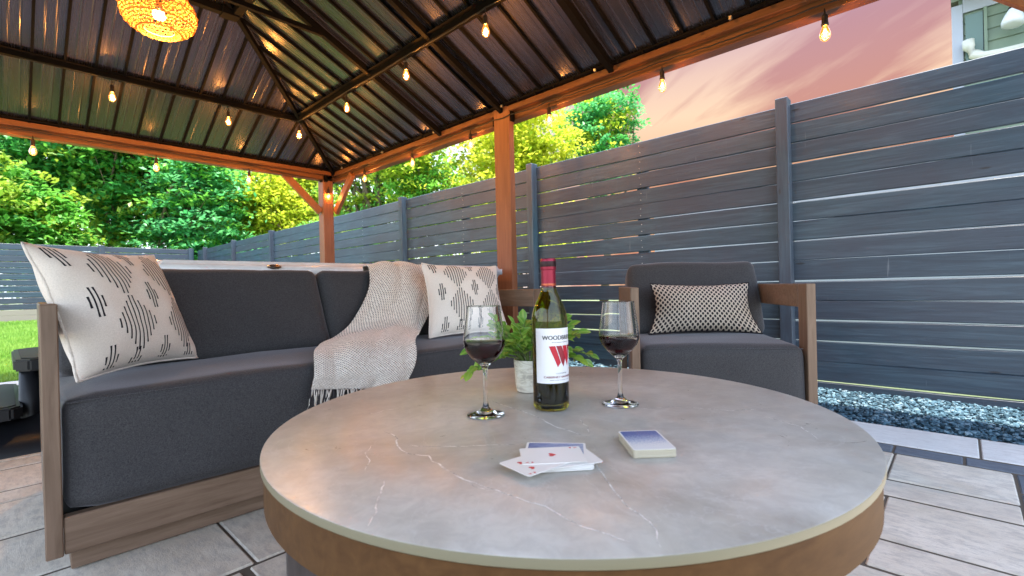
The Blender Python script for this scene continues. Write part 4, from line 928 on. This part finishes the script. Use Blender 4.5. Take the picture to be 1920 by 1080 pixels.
tr = n_.new('ShaderNodeBsdfTranslucent'); l_.new(cc, tr.inputs[0]); mx = n_.new('ShaderNodeMixShader'); mx.inputs[0].default_value = .3; l_.new(b_.outputs[0], mx.inputs[1]); l_.new(tr.outputs[0], mx.inputs[2]); l_.new(mx.outputs[0], n_['Material Output'].inputs[0])
def leaf_mesh(Ln, Wd, curl):
    vs_ = []; fs = []; m_ = 6
    for i in range(m_+1):
        t = i/m_; wv = Wd/2*math.sin(PI*min(1, t*.96+.02))**.75; zc2 = -curl*t*t*Ln; vs_ += [(-wv, t*Ln, zc2+wv*.35), (0, t*Ln, zc2), (wv, t*Ln, zc2+wv*.35)]
    for i in range(m_): q = i*3; fs += [(q, q+1, q+4, q+3), (q+1, q+2, q+5, q+4)]
    return mesh(vs_, fs, M_pl, True)
LEAVES = [leaf_mesh(.030, .019, .2), leaf_mesh(.024, .016, .05), leaf_mesh(.034, .019, .35), leaf_mesh(.028, .018, .15)]
M_stem = M('green stem', (.14, .22, .05), .6)
def stemline(dirv, Ln, droop, nl):
    d = Vector(dirv).normalized(); P = PC+Vector((d.x*.018, d.y*.018, .066)); pts = [P.copy()]; v = Vector((d.x*.6, d.y*.6, d.z+.9)).normalized()
    for k in range(10):
        v = (v+Vector((d.x, d.y, d.z))*.22+Vector((0, 0, -droop*.16))).normalized(); P = P+v*Ln/10; pts.append(P.copy())
    put('stem', tubem(pts, [.0016]*8+[.0011]*3, M_stem, 5), pt)
    for i in range(nl):
        t = .30+.70*(i+.5)/nl; x_ = t*10; k = min(9, int(x_)); Q = pts[k].lerp(pts[k+1], x_-k); tan = (pts[k+1]-pts[k]).normalized(); s = tan.cross(Vector((0, 0, 1)))
        if s.length < .1: s = Vector((1, 0, 0))
        s.normalize(); sg = 1 if i % 2 else -1; ld_ = (tan*.7+s*sg*random.uniform(.5, 1.0)+Vector((0, 0, random.uniform(-.25, .5)))).normalized()
        if i == nl-1: ld_ = tan
        zz = (Vector((random.uniform(-.6, .6)-.45, random.uniform(-.6, .6)-.4, 1))).normalized(); xx = ld_.cross(zz).normalized(); zz = xx.cross(ld_)
        o = bpy.data.objects.new('leaf', random.choice(LEAVES)); COL.objects.link(o); o.parent = pt; sc2 = random.uniform(.75, 1.15)
        m_ = Matrix(((xx.x*sc2, ld_.x*sc2, zz.x*sc2, Q.x-PC.x), (xx.y*sc2, ld_.y*sc2, zz.y*sc2, Q.y-PC.y), (xx.z*sc2, ld_.z*sc2, zz.z*sc2, Q.z-PC.z), (0, 0, 0, 1))); o.matrix_basis = m_
Rx, Ry = R0.x, R0.y
def dirs(side, fwd, up): return (Rx*side+F_.x*fwd, Ry*side+F_.y*fwd, up)
for s, f, u, Ln, dr, nl in ((-1, -.1, .5, .13, .9, 9), (-1, -.3, .1, .155, 1.9, 9), (-.9, .3, .9, .12, .5, 9), (-.5, -.2, 1.2, .10, .3, 9), (-.2, .2, 1.5, .10, .2, 9), (.3, .0, 1.4, .12, .3, 9), (.8, -.1, .9, .125, .5, 9), (1, .1, .6, .13, .9, 9), (1, -.3, .35, .14, 1.6, 8), (.6, .4, .8, .13, .7, 8), (-.7, -.6, .4, .11, 1.2, 9), (-.8, .1, .25, .14, 1.3, 9), (1.0, .3, 1.0, .13, .3, 8), (-.4, -.8, .7, .09, .8, 8), (.9, 0, .1, .12, 1.5, 8), (-.6, .2, .8, .13, .7, 8), (-1, .2, .35, .11, .8, 9), (-.9, -.2, .7, .10, .5, 9), (-.3, -.6, 1.0, .09, .4, 9), (.1, -.5, 1.2, .09, .3, 9), (.7, -.4, .7, .11, .7, 9), (1, .0, .8, .12, .5, 9), (.9, .3, .45, .13, .8, 9), (-.7, .4, .6, .12, .6, 9), (-1, 0, 0.0, .10, 1.0, 8)):
    stemline(dirs(s, f, u), Ln, dr*.75, nl+3)

# ------------------------------------------------------------------ playing cards
M_card = M('card stock', (.84, .81, .77), .4); M_cardedge = M('card edges', (.62, .55, .42), .7); M_red = M('card red', (.62, .012, .02), .4)
M_back = M('card back blue', (.1, .15, .35), .35); n_, l_, b_ = nodes(M_back)
tcx = n_.new('ShaderNodeTexCoord'); sx_ = n_.new('ShaderNodeSeparateXYZ'); l_.new(tcx.outputs['UV'], sx_.inputs[0]); gn = noise_(n_, l_, tcx.outputs['UV'], 26, 6, .7)
fade = math_(n_, l_, 'ADD', sx_.outputs[1], math_(n_, l_, 'MULTIPLY', math_(n_, l_, 'SUBTRACT', gn, .5), 1.1)); l_.new(ramp_(n_, l_, fade, [(.30, (.78, .77, .76)), (.55, (.40, .46, .60)), (.85, (.10, .15, .36))]), b_.inputs['Base Color'])
CWd, CLn, CTh = .0635, .089, .0006
def rrect(w_, h_, r_, n_=4):
    o = []
    for cx, cy, a0_ in ((w_/2-r_, h_/2-r_, 0), (-w_/2+r_, h_/2-r_, PI/2), (-w_/2+r_, -h_/2+r_, PI), (w_/2-r_, -h_/2+r_, 3*PI/2)):
        for k in range(n_+1): t = a0_+PI/2*k/n_; o.append((cx+r_*math.cos(t), cy+r_*math.sin(t)))
    return o
def slab(pts, z0, z1): 
    n_ = len(pts); vs_ = [(*q, z0) for q in pts]+[(*q, z1) for q in pts]; return vs_, [tuple(range(n_, 2*n_)), tuple(range(n_))[::-1]]+[(i, (i+1) % n_, n_+(i+1) % n_, n_+i) for i in range(n_)]
def heart(cx, cy, s, flip=1):
    o = []
    for k in range(28):
        t = 2*PI*k/28; o.append((cx+s*16*math.sin(t)**3/17, cy+flip*s*(13*math.cos(t)-5*math.cos(2*t)-2*math.cos(3*t)-math.cos(4*t))/17))
    return o if flip > 0 else o[::-1]
def card(loc, ang, label, th=CTh, face=None, back=False, mat=None):
    t = thing('playing_card' , loc, label, 'playing card', 'loose playing cards in a pile', ang); v, f = slab(rrect(CWd, CLn, .0035), 0, th); put('card_stock', mesh(v, f, M_card), t, True)
    z = th+.00012
    if back: 
        q = rrect(CWd-.007, CLn-.007, .002); put('card_back_print', mesh([(x_, y_, z) for x_, y_ in q], [tuple(range(len(q)))], M_back, False, [((x_/CWd)+.5, .75+.2*y_/CLn) for x_, y_ in q]), t, True)
    if face:
        def pr(nm, pts, fc=None): put(nm, mesh(pts, fc or [tuple(range(len(pts)))[::-1]], M_red), t, True)
        if face == 'A': pr('heart_print', [(x_, y_, z) for x_, y_ in heart(0, .0, .0068)])
        else:
            for hy in (-.022, 0.022):
                for hx in (-.012, .012): pr('heart_print', [(x_, y_, z) for x_, y_ in heart(hx, hy, .005, 1 if hy > 0 else -1)])
        V, Fc = text_mesh(face)
        for sg in (1, -1):
            pr('index_print', [(sg*(-CWd/2+.0055+v_.x*.008), sg*(CLn/2-.010+v_.y*.008), z) for v_ in V], Fc)
            pr('heart_print', [(sg*x_, sg*y_, z) for x_, y_ in heart(-CWd/2+.0055, CLn/2-.0145, .0024)])
    return t
z0 = TZ+.0006
e1 = math.radians(-46)+PI/2                              # long side of the pile runs along (0.69,-0.72)
sk_ = thing('card_stack', (.530, .418, z0), 'thick stack of playing cards under the ace of hearts', 'playing cards', None, e1+math.radians(4)); A = Acc()
for k in range(11):
    q = [(x_+random.uniform(-.0012, .0012), y_+random.uniform(-.0012, .0012)) for x_, y_ in [(0, 0)]][0]; A.add(*[slab([(x_+q[0], y_+q[1]) for x_, y_ in rrect(CWd, CLn, .0035, 2)], k*.00062, k*.00062+.00042)][0])
tag(put('cards', A.mesh(M_card), sk_, True), kind='stuff')
card((.536, .410, z0+.0070), e1+math.radians(16), 'card jutting out at the lower right corner of the pile')
card((.553, .440, z0+.0077), e1+math.radians(-8), 'blue backed face down card sticking out behind the ace', back=True)
card((.500, .428, z0+.0084), e1+math.radians(38), 'red four of hearts card fanned out to the left under the ace', face='4')
card((.530, .428, z0+.0091), e1+math.radians(2), 'ace of hearts lying face up on top of the pile', face='A')
dk = thing('card_deck', (.6655, .3545, z0), 'squared deck of playing cards with blue to white backs near the right glass', 'playing cards', None, math.radians(45)+PI/2)
A = Acc()
for k in range(17): 
    ox, oy = random.uniform(-.0006, .0006), random.uniform(-.0008, .0008)-(.0014 if k < 3 else 0); A.add(*slab([(x_*.98+ox, y_+oy) for x_, y_ in rrect(CWd, CLn, .004, 3)], k*.00070, k*.00070+.00052))
tag(put('cards', A.mesh(M_cardedge), dk, True), kind='stuff')
v, f = slab(rrect(CWd*.98, CLn, .004), .0120, .0125); tc_ = put('top_card', mesh(v, f, M_card), dk, True)
q = rrect(CWd-.006, CLn-.006, .003); put('back_print', mesh([(x_, y_, .01262) for x_, y_ in q], [tuple(range(len(q)))], M_back, False, [((x_/CWd)+.5, .56-(y_/CLn)) for x_, y_ in q]), tc_, True)

# ------------------------------------------------------------------ neighbours' house and added wall behind the fence gaps
M_siding = M('sage siding', (.19, .25, .18), .6); n_, l_, b_ = nodes(M_siding); l_.new(ramp_(n_, l_, noise_(n_, l_, geo_pos(n_, l_), 3, 4), [(.3, (.16, .22, .16)), (.7, (.23, .29, .20))]), b_.inputs['Base Color'])
M_trim = M('white trim paint', (.40, .42, .47), .5)
hs = thing('house', (8, -4, 0), "neighbour's sage green sided house with white corner trim beyond the fence", 'house')
HX = 8.0; wl = box('wall', HX+.03, 16, -9, -.02, 0, 4.04, M_siding, hs, 0)
for k in range(34):
    z_ = .1+k*.145; put('siding_board', mesh([(HX+.028, -9, z_), (HX+.005, -9, z_), (HX+.022, -9, z_+.145), (HX+.028, -9, z_+.145), (HX+.028, -.06, z_), (HX+.005, -.06, z_), (HX+.022, -.06, z_+.145), (HX+.028, -.06, z_+.145)], [(1, 5, 6, 2), (0, 4, 5, 1), (0, 1, 2, 3), (7, 6, 5, 4)], M_siding), wl)
box('corner_board', HX-.015, HX+.07, -.055, .045, 0, 3.95, M_trim, hs, .004)
box('frieze_board', HX-.012, HX+.004, -9, -.056, 3.84, 4.05, M_trim, hs, .003)
box('soffit', HX-.45, HX+.1, -9.3, .045, 4.051, 4.10, M_trim, hs, .003); box('gutter', HX-.55, HX-.451, -9.3, .045, 4.03, 4.16, M_trim, hs, .02)
put('roof', mesh([(HX-.5, .05, 4.101), (HX-.5, -9.4, 4.101), (12, -9.4, 6.2), (12, -4.7, 6.2), (16.5, .05, 4.101), (16.5, -9.4, 4.101)], [(0, 3, 2, 1), (3, 4, 5, 2), (0, 1, 5, 4)], M('shingle roof', (.12, .11, .11), .9)), hs)
# narrow shuttered window
wn = box('window', HX-.02, HX+.003, -.23, -.075, 3.20, 3.80, M('dull window glass', (.10, .17, .14), .15), hs, .002)
box('window_trim', HX-.03, HX-.0205, -.262, -.232, 3.1, 3.84, M_siding, wn, .002); box('mullion', HX-.026, HX-.0205, -.236, -.226, 3.15, 3.80, M_black, wn, 0)
put('downspout', tubem([(HX-.09, -.095, 3.47), (HX-.09, -.10, 3.38), (HX-.10, -.14, 3.29), (HX-.11, -.22, 3.235), (HX-.11, -.36, 3.225), (HX-.11, -.60, 3.225)], [.055, .055, .055, .052, .048, .045], M('cream drain pipe', (.62, .60, .50), .5), 14), hs)
fl = put('floodlight', tubem([(HX-.04, -.50, 3.83), (HX-.10, -.49, 3.76), (HX-.14, -.475, 3.68)], [.03, .03, .045], M('cream lamp holder', (.6, .58, .45), .5), 12), hs)
d0 = Vector((HX-.14, -.475, 3.68)); d1 = Vector((HX-.19, -.455, 3.47))
put('reflector_bulb', tubem([d0.lerp(d1, q) for q in (.0, .12, .4, .75, .95, 1.0)], [.046, .05, .075, .098, .092, .06], M('frosted white bulb', (.75, .76, .80), .3), 20), fl)
put('bulb_collar', tubem([d0, d0.lerp(d1, .1)], .052, M_black, 16), fl)
gback = box('gap_backdrop', 6.0, 6.2, -9.5, 3.0, -.05, 1.95, M('added pale wall', (.42, .43, .46), .7), None, .01); tag(gback, 'added pale wall set behind the right fence to whiten its gaps', 'wall')  # invented pale wall, put here so the fence gaps look bright

# ------------------------------------------------------------------ trees
def leaves_np(C, N_, size, seed, flat=.35):
    """C (n,3) leaf centres -> folded diamond leaves of 2 triangles"""
    r = np.random.default_rng(seed); n_ = len(C)
    yaw = r.uniform(0, 2*PI, n_); pit = r.normal(-.25, .45, n_); d = np.column_stack([np.cos(yaw)*np.cos(pit), np.sin(yaw)*np.cos(pit), np.sin(pit)])
    s = np.column_stack([-np.sin(yaw), np.cos(yaw), r.normal(0, .45, n_)]); s /= np.linalg.norm(s, axis=1)[:, None]; up = np.cross(d, s)
    Ls = (size*r.uniform(.7, 1.3, n_))[:, None]; Ws = Ls*.30; fold = Ls*.06
    a_ = C-d*Ls/2; b_ = C+s*Ws+up*fold; c_ = C+d*Ls/2; e_ = C-s*Ws+up*fold
    V = np.stack([a_, b_, c_, e_], 1).reshape(-1, 3); k = np.arange(n_)*4
    return V, np.concatenate([np.column_stack([k, k+1, k+2]), np.column_stack([k, k+2, k+3])])
def tree(name, label, cat_, base_, H, crown_c, crown_r, nclump, per, size, mats, trunkr=.12, seed=1, fork=.35, group='trees beyond the fences', lobes=7, squash=.45, clr=.34, limbs=9, trunk_mat=None):
    """crown of leaf sprays gathered on lobes; limbs reach from the forked trunk to the lobes"""
    r = np.random.default_rng(seed); random.seed(seed); b0 = Vector(base_); t = thing(name, b0, label, cat_, group)
    cc_ = np.array(crown_c); cr_ = np.array(crown_r); LB = []
    for k in range(lobes):
        u = r.normal(size=3); u /= np.linalg.norm(u); LB.append((cc_+u*cr_*r.uniform(.35, .72), cr_*r.uniform(.38, .60)))
    Ccl = []
    for k in range(nclump):
        lc, lr = LB[r.integers(lobes)]; u = r.normal(size=3); u /= np.linalg.norm(u)
        Ccl.append(lc+u*lr*(r.uniform(.55, 1.08) if r.random() < .8 else r.uniform(.1, .6)))
    Ccl = np.array(Ccl); parts = [[] for _ in mats]
    for k, c in enumerate(Ccl):
        m_ = int(per*r.uniform(.6, 1.4)); ax = r.uniform(0, 2*PI); sc3 = np.array([clr*r.uniform(.7, 1.5), clr*r.uniform(.5, 1.0), clr*squash*r.uniform(.5, 1.1)]); q = r.normal(size=(m_, 3))*sc3*.6
        ca, sa = math.cos(ax), math.sin(ax); q = np.column_stack([q[:, 0]*ca-q[:, 1]*sa, q[:, 0]*sa+q[:, 1]*ca, q[:, 2]-.25*np.abs(q[:, 0])]); parts[r.integers(len(mats))].append(c+q)
    for i, mt in enumerate(mats):
        if parts[i]:
            V, Fc = leaves_np(np.vstack(parts[i]), 0, size, seed*10+i); put('crown', npmesh(V, Fc, mt), t)
    # trunk and limbs
    A = Acc(); fk = Vector((b0.x+r.normal()*.15, b0.y+r.normal()*.15, b0.z+(crown_c[2]-b0.z)*fork)); A.add(*tube([b0, b0.lerp(fk, .5)+Vector((.05, .03, 0)), fk], [trunkr*1.25, trunkr, trunkr*.85], seg=8))
    tm = trunk_mat or M_bark; put('trunk', A.mesh(tm, True), t); A = Acc()
    for k in range(limbs):
        lc, lr = LB[k % lobes]; e_ = Vector(lc+r.normal(size=3)*lr*.3); md = fk.lerp(e_, .5)+Vector((r.normal()*.18, r.normal()*.18, .25)); r0 = trunkr*r.uniform(.4, .62)
        A.add(*tube([fk, fk.lerp(md, .5)+Vector((r.normal()*.06, r.normal()*.06, 0)), md, e_], [r0, r0*.8, r0*.6, r0*.25], seg=6))
        for j in range(4):
            c = Vector(Ccl[r.integers(len(Ccl))]); 
            if (c-e_).length < max(cr_)*.8: s_ = md.lerp(e_, r.uniform(.2, 1)); A.add(*tube([s_, s_.lerp(c, .5)+Vector((0, 0, .08)), c], [r0*.35, r0*.22, .006], seg=4, caps=False))
    put('limb', A.mesh(tm, True), t); return t
G, D, S_, Y_, GO, LI = M_leaf_green, M_leaf_deep, M_leaf_sea, M_leaf_yel, M_leaf_gold, M_leaf_lime
tree('bush', 'dense glossy green bush behind the far fence at the left edge', 'bush', (.4, 16.0, 0), 4, (.3, 15.9, 2.5), (1.5, .9, 1.5), 330, 42, .15, [G, G, LI], .08, 11, .3, 'bushes beyond the fences', 8, .6, .26)
tree('tree', 'tall dark leafy tree rising over the far fence at the left edge', 'tree', (.6, 18.5, 0), 8, (.5, 18.3, 5.0), (2.6, 1.8, 2.9), 520, 42, .19, [D, G, D], .18, 12, lobes=12, clr=.40)
tree('tree', 'cool green layered tree drooping over the far fence', 'tree', (3.4, 16.6, 0), 7, (3.5, 16.1, 3.6), (1.7, 1.4, 2.5), 420, 44, .15, [S_, S_, G], .13, 13, lobes=12, squash=.28, clr=.42)
tree('tree', 'mid green tree between the layered tree and the left edge bush', 'tree', (2.2, 17.8, 0), 7, (2.1, 17.4, 4.2), (1.5, 1.3, 2.8), 400, 42, .17, [G, LI, D], .13, 14, lobes=11, clr=.36)
tree('tree', 'dark tree behind the layered tree in front of the yellow canopy', 'tree', (4.9, 18.6, 0), 7, (4.7, 18.3, 3.3), (1.4, 1.3, 2.3), 360, 42, .18, [D, S_, G], .15, 15, lobes=10, clr=.40)
tree('bush', 'low green bush spilling over the far corner of the fence', 'bush', (4.5, 15.6, 0), 3, (4.4, 15.3, 1.75), (1.2, .7, .9), 240, 44, .13, [S_, G], .06, 16, .3, 'bushes beyond the fences', 7, .4, .28)
tree('tree', 'sunlit yellow green tree with open branches left of the corner post', 'tree', (7.6, 17.6, 0), 9, (7.2, 17.6, 4.6), (2.4, 1.4, 3.0), 300, 34, .20, [Y_, GO, Y_, Y_], .17, 17, .55, lobes=12, squash=.35, clr=.46, limbs=16)
tree('tree', 'bright yellow green tree just left of the corner post over the end of the fence', 'tree', (6.1, 15.8, 0), 7, (6.1, 15.7, 3.1), (1.5, .9, 2.1), 230, 34, .15, [Y_, GO, Y_], .12, 31, .5, lobes=9, squash=.35, clr=.40, limbs=12)
tree('tree', 'bare stemmed tree with brown limbs right of the corner post', 'tree', (7.7, 12.9, 0), 7, (7.9, 13.5, 4.6), (1.8, 1.5, 2.2), 190, 36, .13, [LI, G, Y_], .20, 18, .30, lobes=8, clr=.34, limbs=16)
tree('bush', 'rounded bright green shrub showing above the fence behind the bare stemmed tree', 'bush', (6.3, 11.6, 0), 3, (6.3, 11.7, 2.0), (1.0, .8, .75), 200, 40, .11, [G, LI], .06, 19, .4, 'bushes beyond the fences', 7, .35, .24)
tree('tree', 'lime green tree left of the mid post', 'tree', (8.9, 11.5, 0), 7, (8.9, 11.6, 4.5), (2.3, 2.0, 3.0), 520, 40, .13, [LI, Y_, G], .13, 20, lobes=10, clr=.34)
tree('tree', 'bright golden yellow tree on both sides of the mid post', 'tree', (9.7, 8.9, 0), 7, (9.6, 8.8, 4.5), (2.3, 2.1, 2.9), 640, 42, .13, [GO, Y_, GO], .13, 21, lobes=12, clr=.34, limbs=12)
tree('tree', 'small blue green and yellow tree against the pink sky', 'tree', (12.9, 8.2, 0), 7, (12.8, 8.15, 5.2), (1.35, 1.25, 2.05), 330, 40, .13, [S_, Y_, S_, D], .12, 22, lobes=9, clr=.28)
tree('bush', 'low golden shrub just above the fence right of the mid post', 'bush', (7.6, 6.6, 0), 3, (7.6, 6.6, 1.7), (1.2, 1.0, .9), 230, 40, .10, [Y_, GO], .05, 23, .4, 'bushes beyond the fences', 7, .5, .24)
# far wood that reads as one mass
V_, F_l = [], []; off = 0; r = np.random.default_rng(5); Cs = []
for k in range(900):
    u = r.random(); x_ = -6+u*24; y_ = 30-u*12+r.normal()*1.2; Cs.append((x_, y_, r.uniform(.5, 8.5-2.2*u+1.0*math.sin(x_*1.3))))
Cs = np.array(Cs); q = np.repeat(Cs, 26, 0)+r.normal(size=(len(Cs)*26, 3))*np.array([.5, .5, .35]); V, Fc = leaves_np(q, 0, .30, 99)
fw = put('woods', npmesh(V, Fc, M_leaf_lime)); tag(fw, 'far mass of mixed green woodland behind the nearer trees', 'woods', kind='stuff')
